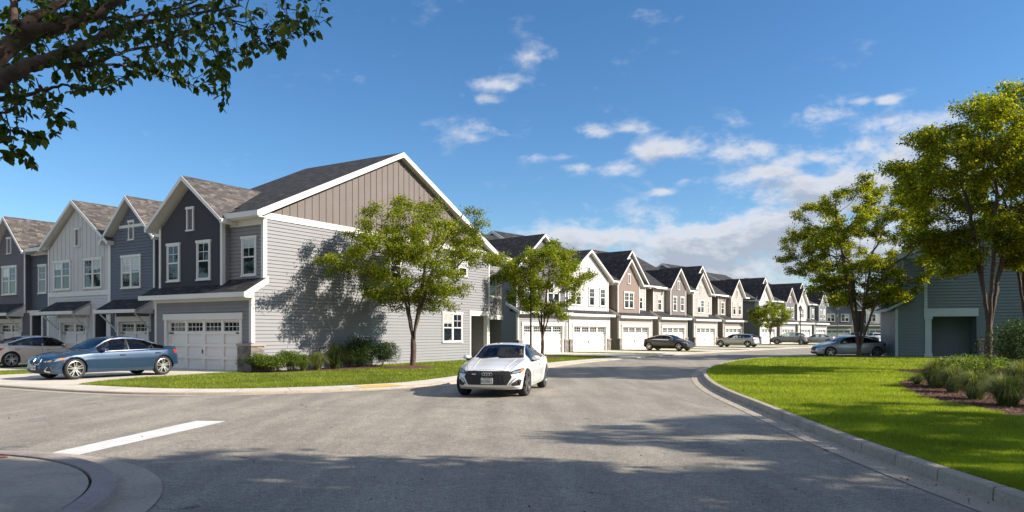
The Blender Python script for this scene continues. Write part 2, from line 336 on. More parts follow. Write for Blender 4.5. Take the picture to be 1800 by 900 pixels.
# ------------------------------------------------------------------ helpers
def tag(o, label=None, cat=None, group=None, kind=None):
    if label: o['label'] = label
    if cat: o['category'] = cat
    if group: o['group'] = group
    if kind: o['kind'] = kind
    return o
def empty(name, loc, rz=0, label=None, cat=None, group=None):
    o = bpy.data.objects.new(name, None); COL.objects.link(o); o.location = loc; o.rotation_euler = (0, 0, rz); o.empty_display_size = .3
    return tag(o, label, cat, group)
class MB:
    def __init__(s): s.v = []; s.f = []; s.uv = []
    def quad(s, pts, uv=None):
        b = len(s.v); s.v += [tuple(p) for p in pts]; s.f.append(tuple(range(b, b + len(pts)))); s.uv.append(uv)
    def box(s, x0, x1, y0, y1, z0, z1):
        b = len(s.v)
        s.v += [(x0, y0, z0), (x1, y0, z0), (x1, y1, z0), (x0, y1, z0), (x0, y0, z1), (x1, y0, z1), (x1, y1, z1), (x0, y1, z1)]
        for f in ((0, 3, 2, 1), (4, 5, 6, 7), (0, 1, 5, 4), (1, 2, 6, 5), (2, 3, 7, 6), (3, 0, 4, 7)):
            s.f.append(tuple(b + i for i in f)); s.uv.append(None)
    def hull8(s, lo, hi):       # two matching polygons joined
        n = len(lo); b = len(s.v); s.v += [tuple(p) for p in lo] + [tuple(p) for p in hi]
        s.f.append(tuple(b + i for i in range(n))[::-1]); s.uv.append(None)
        s.f.append(tuple(b + n + i for i in range(n))); s.uv.append(None)
        for i in range(n):
            j = (i + 1) % n; s.f.append((b + i, b + j, b + n + j, b + n + i)); s.uv.append(None)
    def bar(s, a, c, r, n=6, r2=None):
        a = Vector(a); c = Vector(c); r2 = r if r2 is None else r2
        d = (c - a); q = d.to_track_quat('Z', 'Y')
        lo = [a + q @ Vector((r * math.cos(t), r * math.sin(t), 0)) for t in [2 * math.pi * i / n for i in range(n)]]
        hi = [c + q @ Vector((r2 * math.cos(t), r2 * math.sin(t), 0)) for t in [2 * math.pi * i / n for i in range(n)]]
        s.hull8(lo, hi)
    def lathe(s, prof, n=24, c=(0, 0, 0), axis='z', ang0=0):
        b = len(s.v)
        for (r, h) in prof:
            for i in range(n):
                t = 2 * math.pi * i / n + ang0
                if axis == 'z': p = (c[0] + r * math.cos(t), c[1] + r * math.sin(t), c[2] + h)
                else: p = (c[0] + r * math.cos(t), c[1] + h, c[2] + r * math.sin(t))
                s.v.append(p)
        for k in range(len(prof) - 1):
            for i in range(n):
                j = (i + 1) % n; s.f.append((b + k * n + i, b + k * n + j, b + (k + 1) * n + j, b + (k + 1) * n + i)); s.uv.append(None)
    def build(s, name, mat, parent=None, smooth=False):
        me = bpy.data.meshes.new(name); me.from_pydata(s.v, [], s.f)
        if any(u is not None for u in s.uv):
            ul = me.uv_layers.new(name='UVMap'); k = 0; buf = []
            for f, u in zip(s.f, s.uv):
                for i in range(len(f)): buf += list(u[i]) if u is not None else [0., 0.]
            ul.data.foreach_set('uv', buf)
        me.materials.append(mat if not isinstance(mat, str) else M[mat])
        if smooth:
            me.polygons.foreach_set('use_smooth', [True] * len(me.polygons))
            if smooth == 'auto': 
                try: me.set_sharp_from_angle(angle=R(35))
                except Exception: pass
        me.update(); o = bpy.data.objects.new(name, me); COL.objects.link(o)
        if parent is not None: o.parent = parent
        return o
def np_mesh(name, V, Fc, mat, parent=None, smooth=False, nper=None):
    V = np.asarray(V, dtype=np.float32).reshape(-1, 3); Fc = np.asarray(Fc, dtype=np.int32); n = Fc.shape[1]
    me = bpy.data.meshes.new(name); me.vertices.add(len(V)); me.vertices.foreach_set('co', V.ravel())
    me.loops.add(Fc.size); me.loops.foreach_set('vertex_index', Fc.ravel())
    me.polygons.add(len(Fc)); me.polygons.foreach_set('loop_start', np.arange(0, Fc.size, n, dtype=np.int32))
    if smooth: me.polygons.foreach_set('use_smooth', np.ones(len(Fc), dtype=bool))
    me.materials.append(M[mat] if isinstance(mat, str) else mat); me.update(calc_edges=True); me.validate()
    o = bpy.data.objects.new(name, me); COL.objects.link(o)
    if parent is not None: o.parent = parent
    return o
def gp(px, py, h=HC, z=0):     # photo pixel on the level z
    Y = F * (HC - z) / (py - HOR); return ((px - CXP) / F * Y, Y)
def catmull(pts, n=8):
    P = [np.array(p, float) for p in pts]; P = [2 * P[0] - P[1]] + P + [2 * P[-1] - P[-2]]; out = []
    for i in range(1, len(P) - 2):
        for k in range(n):
            t = k / n; a, b, c, d = P[i - 1], P[i], P[i + 1], P[i + 2]
            out.append(.5 * ((2 * b) + (-a + c) * t + (2 * a - 5 * b + 4 * c - d) * t * t + (-a + 3 * b - 3 * c + d) * t ** 3))
    out.append(P[-2]); return np.array(out)
def offset(path, d):           # to the left of travel for d>0
    t = np.gradient(path, axis=0); t /= np.linalg.norm(t, axis=1)[:, None]; return path + d * np.stack([-t[:, 1], t[:, 0]], 1)
def inpoly(P, poly):
    x, y = P[:, 0], P[:, 1]; ins = np.zeros(len(P), bool); n = len(poly); j = n - 1
    for i in range(n):
        xi, yi = poly[i]; xj, yj = poly[j]
        c = ((yi > y) != (yj > y)) & (x < (xj - xi) * (y - yi) / (yj - yi + 1e-12) + xi); ins ^= c; j = i
    return ins
def sheet(name, poly, z, mat, kind='structure', sub=0):
    bm = bmesh.new(); vs = [bm.verts.new((p[0], p[1], z)) for p in poly]; f = bm.faces.new(vs); bm.normal_update()
    if f.normal.z < 0: f.normal_flip()
    bmesh.ops.triangulate(bm, faces=bm.faces[:])
    me = bpy.data.meshes.new(name); bm.to_mesh(me); bm.free(); me.materials.append(M[mat]); o = bpy.data.objects.new(name, me); COL.objects.link(o)
    if kind: o['kind'] = kind
    return o
# ------------------------------------------------------------------ ground
ZR = -0.05
sheet('road', [(-160, -60), (160, -60), (160, 260), (-160, 260)], ZR, 'asphalt')
sheet('terrain', [(-1500, -1500), (1500, -1500), (1500, 1500), (-1500, 1500)], -0.25, 'lawn')
LP = catmull([(-66, 51.6), (-40, 36), (-22, 25.1), (-14.7, 20.9), (-11.5, 19.3), (-9.4, 18.75), (-7.4, 18.85), (-5.25, 19.6), (-3.3, 20.9), (-1.6, 23.0), (0.1, 27.6), (2.16, 34.0), (4.7, 40), (9.6, 48.4), (16.1, 57.9), (24.5, 68.5), (37, 84), (52, 102), (64, 117), (84, 119), (150, 119)], 10)
RP = catmull([(4.35, -14), (4.3, -6), (4.28, 0), (4.3, 6.7), (4.36, 9.1), (4.5, 11.4), (4.85, 15.1), (5.4, 20.4), (6.4, 25.6), (7.8, 30.6), (10.3, 36.6), (13.0, 41.7), (15.6, 44.9), (18.6, 46.5), (22.0, 46.9), (24.2, 46.8)], 10)
def strip(name, path, d0, d1, z0, z1, mat, parent=None, kind='structure', gap=0, seg=None, box=False):
    mb = MB(); a = offset(path, d0); b = offset(path, d1)
    if not box:
        for i in range(len(path) - 1):
            mb.quad([(*a[i], z1), (*a[i + 1], z1), (*b[i + 1], z1), (*b[i], z1)])
    o = mb.build(name, mat, parent)
    if kind: o['kind'] = kind
    return o
def resample(path, step):
    d = np.r_[0, np.cumsum(np.linalg.norm(np.diff(path, axis=0), axis=1))]
    n = max(2, int(d[-1] / step)); t = np.linspace(0, d[-1], n); return np.stack([np.interp(t, d, path[:, 0]), np.interp(t, d, path[:, 1])], 1), t
def kerb(name, path, d0, d1, zb, zt, mat, stone=1.0, gap=.006, slope=.0):
    P, t = resample(path, stone / 3); a = offset(P, d0); b = offset(P, d1); mb = MB(); n = len(P)
    for i in range(n - 1):
        g = gap if i % 3 == 0 else 0
        u = (P[i + 1] - P[i]); u = u / (np.linalg.norm(u) + 1e-9) * g
        A0, A1, B0, B1 = a[i] + u, a[i + 1], b[i] + u, b[i + 1]
        s = np.sign(d1 - d0); w = (B0 - A0); w = w / np.linalg.norm(w) * .02; w1 = (B1 - A1); w1 = w1 / np.linalg.norm(w1) * .02
        sl0 = (w / .02) * slope; sl1 = (w1 / .02) * slope
        prof0 = [(*A0, zb), (*(A0 + sl0), zt - .015), (*(A0 + sl0 + w), zt), (*B0, zt), (*B0, zb)]
        prof1 = [(*A1, zb), (*(A1 + sl1), zt - .015), (*(A1 + sl1 + w1), zt), (*B1, zt), (*B1, zb)]
        for k in range(4): mb.quad([prof0[k], prof1[k], prof1[k + 1], prof0[k + 1]])
        if g: mb.quad(prof0); mb.quad(prof1)
        elif (i + 1) % 3 == 0: mb.quad(prof1)
    o = mb.build(name, mat); o['kind'] = 'structure'; return o
# left block (inside is to the left of travel)
lb = [tuple(p) for p in offset(LP, .47)] + [(150, 240), (-140, 240), (-140, 120)]
sheet('lawn', lb, -0.004, 'lawn')
strip('gutter', LP, 0.0, .34, 0, ZR + .006, 'curb')
kerb('curb', LP, .33, .49, -.2, 0.012, 'curb', 1.6, .008, .03)
# sidewalk slabs with joints
def slabs(name, path, d0, d1, z, mat, step, gap=.012):
    P, t = resample(path, step / 4); a = offset(P, d0); b = offset(P, d1); mb = MB()
    for i in range(len(P) - 1):
        u = np.zeros(2)
        if i % 4 == 0: u = (P[i + 1] - P[i]); u = u / (np.linalg.norm(u) + 1e-9) * gap
        mb.quad([(*(a[i] + u), z), (*a[i + 1], z), (*b[i + 1], z), (*(b[i] + u), z)])
    o = mb.build(name, mat); o['kind'] = 'structure'; return o
slabs('sidewalk', LP, .495, 1.75, .010, 'concrete', 1.5)
# right block
ZL = 0.075
rb = [tuple(p) for p in offset(RP, -.55)] + [(80, 46.2), (80, -14)]
LAWN_R = [tuple(p) for p in offset(RP, -.58)] + [(60, 46), (60, -14)]
sheet('lawn', rb, ZL - .004, 'lawn')
strip('gutter', RP, 0.0, -.40, 0, ZR + .008, 'curb')
kerb('curb', RP, -.39, -.56, -.2, ZL + .02, 'curb', .95, .022, .02)
# far block
sheet('lawn', [(40, 131), (150, 131), (150, 250), (40, 250)], 0.01, 'lawn')
# round island, bottom left
IC = (-7.55, 5.75)
def ring(name, r0, r1, z, mat, n=96, step=0):
    mb = MB()
    for i in range(n):
        a, b = 2 * math.pi * i / n, 2 * math.pi * (i + 1) / n
        mb.quad([(IC[0] + r0 * math.cos(a), IC[1] + r0 * math.sin(a), z), (IC[0] + r1 * math.cos(a), IC[1] + r1 * math.sin(a), z), (IC[0] + r1 * math.cos(b), IC[1] + r1 * math.sin(b), z), (IC[0] + r0 * math.cos(b), IC[1] + r0 * math.sin(b), z)])
    o = mb.build(name, mat); o['kind'] = 'structure'; return o
ring('gutter', 3.86, 4.28, ZR + .012, 'curb')
mb = MB(); mb.lathe([(3.87, ZR - .02), (3.85, .035), (3.83, .05), (3.64, .055), (3.62, .045), (3.62, -.02)], 120, (IC[0], IC[1], 0))
o = mb.build('curb', 'redcurb', smooth='auto'); o['kind'] = 'structure'
mb = MB(); mb.lathe([(3.59, .03), (2.4, .04), (.02, .05)], 96, (IC[0], IC[1], 0)); o = mb.build('sidewalk', 'curb', smooth=True); o['kind'] = 'structure'
x, y = gp(6, 803, HC, .04); mb = MB(); mb.quad([(x - .5, y - .05, .046), (x + .07, y - .02, .046), (x + .05, y + .05, .046), (x - .5, y + .03, .046)]); o = mb.build('road_marking', 'paint_red'); o['kind'] = 'structure'
# stop line
pts = [gp(px, py, HC, ZR) for px, py in ((87, 797), (125, 803), (397, 741), (345, 740))]
sheet('road_marking', pts, ZR + .005, 'paint_white')
# yellow mark on the sidewalk
YP = resample(LP, .1)[0]; YA = offset(YP, .36); pxs = CXP + F * YA[:, 0] / YA[:, 1]; sel = np.where((pxs > 643) & (pxs < 716) & (YA[:, 1] < 30))[0]
mb = MB(); YB = offset(YP, .56); YC = offset(YP, 1.35)
for i in range(sel[0], sel[-1]): mb.quad([(*offset(YP, .55)[i], .0165), (*offset(YP, .55)[i + 1], .0165), (*YC[i + 1], .0165), (*YC[i], .0165)])
o = mb.build('road_marking', 'paint_yellow'); o['kind'] = 'structure'
# driveways: built with the houses through this
DRIVES = []
def drive(pts, z=.014):
    DRIVES.append(pts); sheet('driveway', pts, z, 'concrete')

LBN = [tuple(p) for p in offset(LP, .5)] + [(150, 240), (-140, 240), (-140, 120)]
def reach(f, x, y0=-.5):
    d = 0.
    while d < 30:
        p = f(x, y0 - d)
        if not inpoly(np.array([p]), LBN)[0]: return y0 - d
        d += .05
    return y0 - d
def auto_drive(f, a, b, flare=1.0, y0=0.):
    ya, yb = reach(f, a - flare), reach(f, b + flare); ya2, yb2 = reach(f, a), reach(f, b)
    drive([f(a, y0), f(b, y0), f(b, yb2 + 1.3), f(b + flare, yb + .02), f((a + b) / 2, reach(f, (a + b) / 2) + .02), f(a - flare, ya + .02), f(a, ya2 + 1.3)])
# ------------------------------------------------------------------ houses
LIP = .034; CH = .155
def clipz(poly, z0, z1):
    def clip(p, f, zc):
        out = []
        for i in range(len(p)):
            a, b = p[i], p[(i + 1) % len(p)]; ia, ib = f(a), f(b)
            if ia: out.append(a)
            if ia != ib:
                t = (zc - a[1]) / (b[1] - a[1]); out.append((a[0] + (b[0] - a[0]) * t, zc))
        return out
    p = clip(poly, lambda q: q[1] >= z0 - 1e-9, z0)
    return clip(p, lambda q: q[1] <= z1 + 1e-9, z1) if p else p
class Plane:
    def __init__(s, kind, v):
        s.k, s.v = kind, v
    def pt(s, u, z, d=0):
        if s.k == 'F': return (u, s.v - d, z)
        if s.k == 'R': return (s.v + d, u, z)
        if s.k == 'L': return (s.v - d, u, z)
        if s.k == 'B': return (u, s.v + d, z)
def FP(y): return Plane('F', y)
def RPn(x): return Plane('R', x)
def LPn(x): return Plane('L', x)
def pbox(mb, P, u0, u1, z0, z1, d0, d1):
    lo = [P.pt(u0, z0, d0), P.pt(u1, z0, d0), P.pt(u1, z1, d0), P.pt(u0, z1, d0)]
    hi = [P.pt(u0, z0, d1), P.pt(u1, z0, d1), P.pt(u1, z1, d1), P.pt(u0, z1, d1)]
    mb.hull8(lo, hi)
def siding(mb, P, poly, ch=CH, lip=LIP):
    zs = [q[1] for q in poly]; k0 = math.floor(min(zs) / ch + 1e-6); k1 = math.ceil(max(zs) / ch - 1e-6)
    for k in range(k0, k1):
        z0, z1 = k * ch, (k + 1) * ch
        c = clipz(poly, z0, z1)
        if len(c) < 3: continue
        mb.quad([P.pt(u, z, lip * (1 - (z - z0) / ch)) for u, z in c])
        zb = min(q[1] for q in c); us = [q[0] for q in c if abs(q[1] - zb) < 1e-6]
        if len(us) >= 2:
            d = lip * (1 - (zb - z0) / ch); mb.quad([P.pt(min(us), zb, 0), P.pt(max(us), zb, 0), P.pt(max(us), zb, d), P.pt(min(us), zb, d)])
def flat(mb, P, poly): mb.quad([P.pt(u, z, .004) for u, z in poly])
def battens(mb, P, u0, u1, zb, topf, step=.4, w=.05, d=.022):
    n = max(1, round((u1 - u0) / step))
    for i in range(n + 1):
        u = u0 + (u1 - u0) * i / n; zt = topf(u)
        if zt > zb + .05: pbox(mb, P, u - w / 2, u + w / 2, zb, zt, .004, d)
def rect(u0, u1, z0, z1): return [(u0, z0), (u1, z0), (u1, z1), (u0, z1)]

class House:
    def __init__(s, name, label, ox, oy, ang, oz=0., cat='house', group=None):
        s.root = empty(name, (ox, oy, oz), ang, label, cat, group); s.ang = ang; s.o = (ox, oy); s.trim = 'trim'; s.tmb = MB(); s.roofs = {}; s.door = 'door'
        s.walls = {}
    def wall(s, mat):
        if mat not in s.walls: s.walls[mat] = MB()
        return s.walls[mat]
    def roof(s, mat='shingle_dark'):
        if mat not in s.roofs: s.roofs[mat] = MB()
        return s.roofs[mat]
    def finish(s):
        for k, mb in s.walls.items(): mb.build('wall', k.split('#')[0], s.root)
        for k, mb in s.roofs.items(): mb.build('roof', k, s.root)
        s.tmb.build('trim', s.trim, s.root)
    # a sloped roof slab; pts = eave0, eave1, top1, top0
    def slab(s, e0, e1, t1, t0, mat='shingle_dark', th=.16, rake0=True, rake1=True, off=(0, 0)):
        e0, e1, t1, t0 = map(Vector, (e0, e1, t1, t0)); up = Vector((0, 0, 1)); n = (e1 - e0).cross(t0 - e0).normalized()
        if n.z < 0: n = -n
        L = (e1 - e0).length; H = (t0 - e0).length; s0 = (t0 - e0).dot((e1 - e0).normalized()); s1 = (t1 - e0).dot((e1 - e0).normalized())
        h = .035; uvo = off
        uv = [(uvo[0], uvo[1]), (uvo[0] + L, uvo[1]), (uvo[0] + s1, uvo[1] + H), (uvo[0] + s0, uvo[1] + H)]
        mb = s.roof(mat); q = [e0, e1, t1, t0]
        mb.quad([p + n * h for p in q], uv)
        for i in range(4):
            a, b = q[i], q[(i + 1) % 4]; mb.quad([a, b, b + n * h, a + n * h], [(0, 0), (1, 0), (1, .03), (0, .03)])
        # trim slab a little inside below
        dn = Vector((0, 0, -th))
        s.tmb.hull8([p + dn - n * .0 for p in q], [p - n * .002 for p in q])
    def gable(s, cx, hw, ze, za, y0, y1, mat='shingle_dark', axis='y', th=.12):
        # ridge along y (local), eaves at x = cx +- hw
        s.slab((cx - hw, y0, ze), (cx - hw, y1, ze), (cx, y1, za), (cx, y0, za), mat, th, off=(cx, y0))
        s.slab((cx + hw, y0, ze), (cx + hw, y1, ze), (cx, y1, za), (cx, y0, za), mat, th, off=(cx + .13, y0))
        # rake boards on the front
        for sg in (-1, 1):
            for (yy, dd) in ((y0, -1),):
                a = (cx + sg * hw, ze); b = (cx, za); sl = (za - ze) / hw
                lo = [(a[0], yy - .03, a[1] - .15), (b[0], yy - .03, b[1] - .18), (b[0], yy - .03, b[1] + .02), (a[0], yy - .03, a[1] + .02)]
                hi = [(p[0], yy + .02, p[2]) for p in lo]; s.tmb.hull8(lo, hi)
            # little return at the eave
            s.tmb.box(cx + sg * hw - .02 if sg > 0 else cx + sg * hw - .12, cx + sg * hw + .12 if sg > 0 else cx + sg * hw + .02, y0 - .03, y1 if y1 - y0 < 1.2 else y0 + 1.0, ze - .22, ze - .03)
    def window(s, P, uc, z0, z1, w, n=1, vent=False, head=.11, glaze='pane'):
        fr = MB(); sill = .06; side = .075; base = .03
        pbox(fr, P, uc - w / 2 - side, uc - w / 2, z0, z1, 0, .065); pbox(fr, P, uc + w / 2, uc + w / 2 + side, z0, z1, 0, .065)
        pbox(fr, P, uc - w / 2 - side - .04, uc + w / 2 + side + .04, z1, z1 + head, 0, .085)
        pbox(fr, P, uc - w / 2 - side - .03, uc + w / 2 + side + .03, z0 - sill, z0, 0, .095)
        f = fr.build('vent' if vent else 'window', s.trim, s.root)
        if vent:
            lv = MB(); k = int((z1 - z0) / .07)
            for i in range(k):
                zz = z0 + (i + .5) * (z1 - z0) / k; pbox(lv, P, uc - w / 2, uc + w / 2, zz - .012, zz + .02, .006, .03)
            lv.build('louver', 'mgrey' if s.trim == 'trim' else 'mgrey', f)
            bk = MB(); pbox(bk, P, uc - w / 2, uc + w / 2, z0, z1, 0, .008); bk.build('backing', 'blackplastic', f); return
        sa = MB(); uw = w / n
        for i in range(n):
            a = uc - w / 2 + i * uw; b = a + uw
            if i: pbox(sa, P, a - .04, a + .04, z0, z1, .0, .062)
            a += .015 if i == 0 else .045; b -= .015 if i == n - 1 else .045; zm = (z0 + z1) / 2
            pn = MB(); pbox(pn, P, a, b, z0 + .01, z1 - .01, .004, .034); pn.build('pane', glaze, f)
            s.wc = getattr(s, 'wc', int(abs(s.o[0] * 7.3 + s.o[1] * 3.1))) + 7
            if (s.wc * 2654435761) % 10 < 4:
                bl = MB(); fr_ = .25 + .1 * (s.wc % 4); pbox(bl, P, a + .02, b - .02, z1 - (z1 - z0) * fr_, z1 - .02, .030, .0348); bl.build('blind', 'blind', f)
            for (u0, u1, q0, q1, d) in ((a, a + .04, z0, z1, .052), (b - .04, b, z0, z1, .052), (a + .04, b - .04, z0, z0 + .06, .05), (a + .04, b - .04, z1 - .045, z1, .056), (a + .04, b - .04, zm - .03, zm + .03, .058)):
                pbox(sa, P, u0, u1, q0, q1, .034, d)
            um = (a + b) / 2; zq = (zm + z1) / 2
            pbox(sa, P, um - .012, um + .012, zm + .03, z1 - .045, .034, .044); pbox(sa, P, a + .04, b - .04, zq - .012, zq + .012, .034, .043)
        sa.build('sash', s.trim, f)
    def garage(s, x0, x1, y, h=2.13, cols=4, double=True, casing=True, rec=.14):
        P = FP(y + rec); d = MB(); w = (x1 - x0) / cols
        pbox(d, P, x0, x1, 0.01, h, -.03, 0); rows = 4; rh = h / rows
        st = .085
        for i in range(cols + 1):
            u = x0 + i * w; a = u if i == 0 else u - st; b = u if i == cols else u + st
            pbox(d, P, a, b, .01, h, 0, .066)
        for k in range(rows + 1):
            z = k * rh; a = .01 if k == 0 else z - .055; b = h if k == rows else z + .055
            for i in range(cols):
                u0 = x0 + i * w + st; u1 = x0 + (i + 1) * w - st
                pbox(d, P, u0, u1, a, b, 0, .062)
        door = d.build('garage_door', s.door, s.root)
        g = MB()
        for i in range(cols):
            u0 = x0 + i * w + st + .02; u1 = x0 + (i + 1) * w - st - .02; z0, z1 = h - rh + .09, h - .10
            pn = MB(); pbox(pn, P, u0, u1, z0, z1, .004, .012); pn.build('pane', 'pane', door)
            for q in range(1, 4 if cols != 2 else 3):
                m_ = 4 if cols != 2 else 3; uu = u0 + (u1 - u0) * q / m_; pbox(g, P, uu - .012, uu + .012, z0, z1, .012, .024)
            pbox(g, P, u0, u1, (z0 + z1) / 2 - .012, (z0 + z1) / 2 + .012, .012, .023)
        g.build('muntin', s.door, door)
        hd = MB(); um = (x0 + x1) / 2
        pbox(hd, P, um - .09, um - .06, rh * 1.35, rh * 1.65, .08, .11); pbox(hd, P, um - .09, um - .06, rh * 1.35, rh * 1.40, .06, .09); pbox(hd, P, um - .09, um - .06, rh * 1.6, rh * 1.65, .06, .09)
        hd.build('handle', 'iron', door)
        for (a, b) in ((x0 + .02, x0 + .34), (x1 - .34, x1 - .02)):
            hg = MB(); pbox(hg, P, a, b, rh * 2.98 - .03, rh * 2.98 + .03, .06, .08); hg.build('hinge', 'iron', door)
        # jambs of the opening + casing
        t = s.tmb
        t.box(x0 - .03, x0, y, y + rec + .03, 0, h); t.box(x1, x1 + .03, y, y + rec + .03, 0, h); t.box(x0 - .03, x1 + .03, y, y + rec + .03, h, h + .03)
        if casing:
            P2 = FP(y)
            pbox(t, P2, x0 - .17, x0 - .002, 0, h + .03, 0, .06); pbox(t, P2, x1 + .002, x1 + .17, 0, h + .03, 0, .06)
            pbox(t, P2, x0 - .22, x1 + .22, h + .032, h + .30, 0, .085)
    def corner(s, P1, u, z0, z1, w=.12, d=.045, sg=1): pbox(s.tmb, P1, u if sg > 0 else u - w, u + w if sg > 0 else u, z0, z1, 0, d)
    def world(s, x, y):
        c, n = math.cos(s.ang), math.sin(s.ang); return (s.o[0] + c * x - n * y, s.o[1] + n * x + c * y)

GX, GY = -10.59, 29.24; ANG_M = math.atan2(-.516, .857)
def wm(r, t): return (GX + .857 * r + .516 * t, GY - .516 * r + .857 * t)

# ---- end unit of the left row
def main_house():
    h = House('townhouse', 'grey corner townhouse with charcoal front gable and brown board gable end, behind the green tree', GX, GY, ANG_M, group='townhouses of the left row')
    S = h.wall('lgrey'); R_ = RPn(0); D = 17.8
    siding(S, R_, rect(0, 15.7, 0, 2.85)); siding(S, R_, rect(.0, D, 2.85, 3.2))
    siding(S, R_, [(0, 3.2), (D, 3.2), (D, 3.75), (.6, 3.75)]); siding(S, R_, rect(.6, D, 3.75, 6.4))
    B = h.wall('brownbb'); flat(B, R_, [(.6, 6.4), (D, 6.4), (9.2, 10.62)])
    battens(B, R_, .75, D - .15, 6.6, lambda u: 6.4 + (4.2 / 8.6) * min(u - .6, D - u), .42, .055, .028)
    # back & left
    flat(S, Plane('B', D), rect(-6.5, 0, 0, 6.5)); flat(S, LPn(-6.5), rect(0.3, D, 0, 6.5)); flat(S, LPn(-6.5), [(.6, 6.5), (D, 6.5), (9.2, 10.62)])
    # garage front
    G = h.wall('mgrey'); F0 = FP(0)
    siding(G, F0, rect(-6.5, -5.6, 0, 2.16)); siding(G, F0, rect(-.7, 0, 0, 2.16)); siding(G, F0, rect(-6.5, 0, 2.16, 3.1))
    h.garage(-5.6, -.7, 0)
    h.corner(F0, -6.5, 0, 3.0, .14); h.corner(F0, 0.045, 1.2, 3.05, .15, .045, -1)
    pbox(h.tmb, R_, 0, .13, 1.2, 3.05, .0, .045)
    pbox(h.tmb, F0, -6.5, 0, 2.93, 3.12, 0, .05)
    # upper recessed wall
    F6 = FP(.6); G2 = h.wall('mgrey#upper'); siding(G2, F6, rect(-2.09, 0, 3.5, 6.35)); h.corner(F6, 0.045, 3.75, 6.35, .15, .045, -1); pbox(h.tmb, R_, .6, .74, 3.8, 6.35, 0, .045)
    pbox(h.tmb, F6, -2.09, 0, 6.1, 6.4, 0, .04)
    h.window(F6, -.86, 4.02, 5.55, .78)
    # bay
    yb = .2; Fb = FP(yb); C = h.wall('charcoal'); flat(C, Fb, [(-6.5, 3.3), (-2.09, 3.3), (-2.09, 6.2), (-4.29, 8.0), (-6.5, 6.2)])
    siding(G2, RPn(-2.09), rect(yb, .6, 3.4, 6.35)); pbox(h.tmb, RPn(-2.09), yb, yb + .12, 3.5, 6.3, 0, .035)
    h.corner(Fb, -2.06, 3.45, 6.3, .13, .04, -1); h.corner(Fb, -6.5, 3.45, 6.3, .13, .04)
    h.window(Fb, -5.42, 3.92, 5.5, .78); h.window(Fb, -3.3, 3.92, 5.5, .78); h.window(Fb, -4.22, 6.12, 7.02, .34, vent=True)
    h.gable(-4.29, 2.6, 6.38, 8.42, -.2, 4.9, 'shingle_brown')
    # garage roof
    h.slab((-7.0, -.42, 3.22), (.14, -.42, 3.22), (.14, .62, 3.86), (-7.0, .62, 3.86), 'shingle_dark', .13)
    h.tmb.box(-7.03, .17, -.50, -.42, 3.05, 3.25)      # gutter
    lo = [(.14, -.44, 3.0), (.14, .72, 3.66), (.14, .72, 3.93), (.14, -.44, 3.26)]; h.tmb.hull8(lo, [(p[0] + .04, p[1], p[2]) for p in lo])
    h.tmb.hull8([(-.0, -.42, 3.02), (.16, -.42, 3.02), (.16, 0, 3.02), (0, 0, 3.02)], [(-.0, -.42, 3.12), (.16, -.42, 3.12), (.16, 0, 3.36), (0, 0, 3.36)])
    # main roof
    zr = 10.84; ze = 6.58
    h.slab((-2.0, .12, ze - .05), (.30, .12, ze - .05), (.30, 9.2, zr), (-2.0, 9.2, zr), 'shingle_dark', .18)
    yq = 1.1; zq = ze - .05 + (zr - ze + .05) * (yq - .12) / 9.08
    h.slab((-6.75, yq, zq), (-2.0, yq, zq), (-2.0, 9.2, zr), (-6.75, 9.2, zr), 'shingle_dark', .18, off=(-4.75, (yq - .12) * 1.1))
    h.slab((-6.75, 18.28, ze - .05), (.30, 18.28, ze - .05), (.30, 9.2, zr), (-6.75, 9.2, zr), 'shingle_dark', .18)
    for (ya, yc) in ((.08, 9.2), (18.32, 9.2)):
        lo = [(.30, ya, ze - .27), (.30, yc, zr - .22), (.30, yc, zr + .03), (.30, ya, ze + .02)]; h.tmb.hull8(lo, [(p[0] + .05, p[1], p[2]) for p in lo])
    h.tmb.box(-1.75, .36, .0, .12, ze - .22, ze + .0)   # gutter
    h.tmb.box(-1.9, .35, .12, .6, ze - .26, ze - .22)
    pbox(h.tmb, R_, .6, D, 6.33, 6.60, 0, .06)
    # windows in the side wall
    h.window(R_, 13.88, 1.1, 2.68, 1.8, 2); h.window(R_, 8.9, 4.0, 5.4, .8); h.window(R_, 14.9, 4.9, 5.9, .8)
    # side porch at the back corner
    dk = h.wall('mgrey#porch'); flat(dk, Plane('F', 17.7), rect(-1.4, 0, 0, 2.8)); flat(dk, Plane('B', 15.7), rect(-1.4, 0, 0, 2.85)); siding(dk, RPn(-1.4), rect(15.7, 17.8, 0, 2.85))
    h.tmb.box(-1.4, 0, 15.7, 17.8, 2.78, 2.84)
    dm = MB(); pbox(dm, RPn(-1.4), 16.2, 17.2, .05, 2.1, .03, .07); dd = dm.build('door', 'darkdoor', h.root)
    kn = MB(); pbox(kn, RPn(-1.4), 16.27, 16.32, 1.0, 1.1, .07, .12); kn.build('handle', 'chrome', dd)
    pbox(h.tmb, RPn(-1.4), 16.08, 16.2, 0, 2.2, .0, .08); pbox(h.tmb, RPn(-1.4), 17.2, 17.32, 0, 2.2, .0, .08); pbox(h.tmb, RPn(-1.4), 16.08, 17.32, 2.2, 2.32, .0, .08)
    pbox(h.tmb, R_, 15.58, 17.86, 2.62, 2.92, 0, .06); pbox(h.tmb, R_, 15.6, 15.74, 0, 2.62, 0, .05)
    cm = MB(); cm.box(-.22, .04, 17.5, 17.78, 0, 2.62); cm.box(-.26, .08, 17.46, 17.82, 0, .2); cm.build('column', 'trim', h.root)
    pbox(h.tmb, R_, D - .13, D + .0, 2.92, 6.3, 0, .045)
    # rear wing over the second porch
    siding(S, RPn(-.5), rect(17.8, 20.0, 2.7, 6.4)); siding(dk, Plane('F', 17.8), rect(-.5, 0, 2.9, 6.4)); pbox(h.tmb, RPn(-.5), 17.8, 20.1, 2.45, 2.75, -1.0, .08)
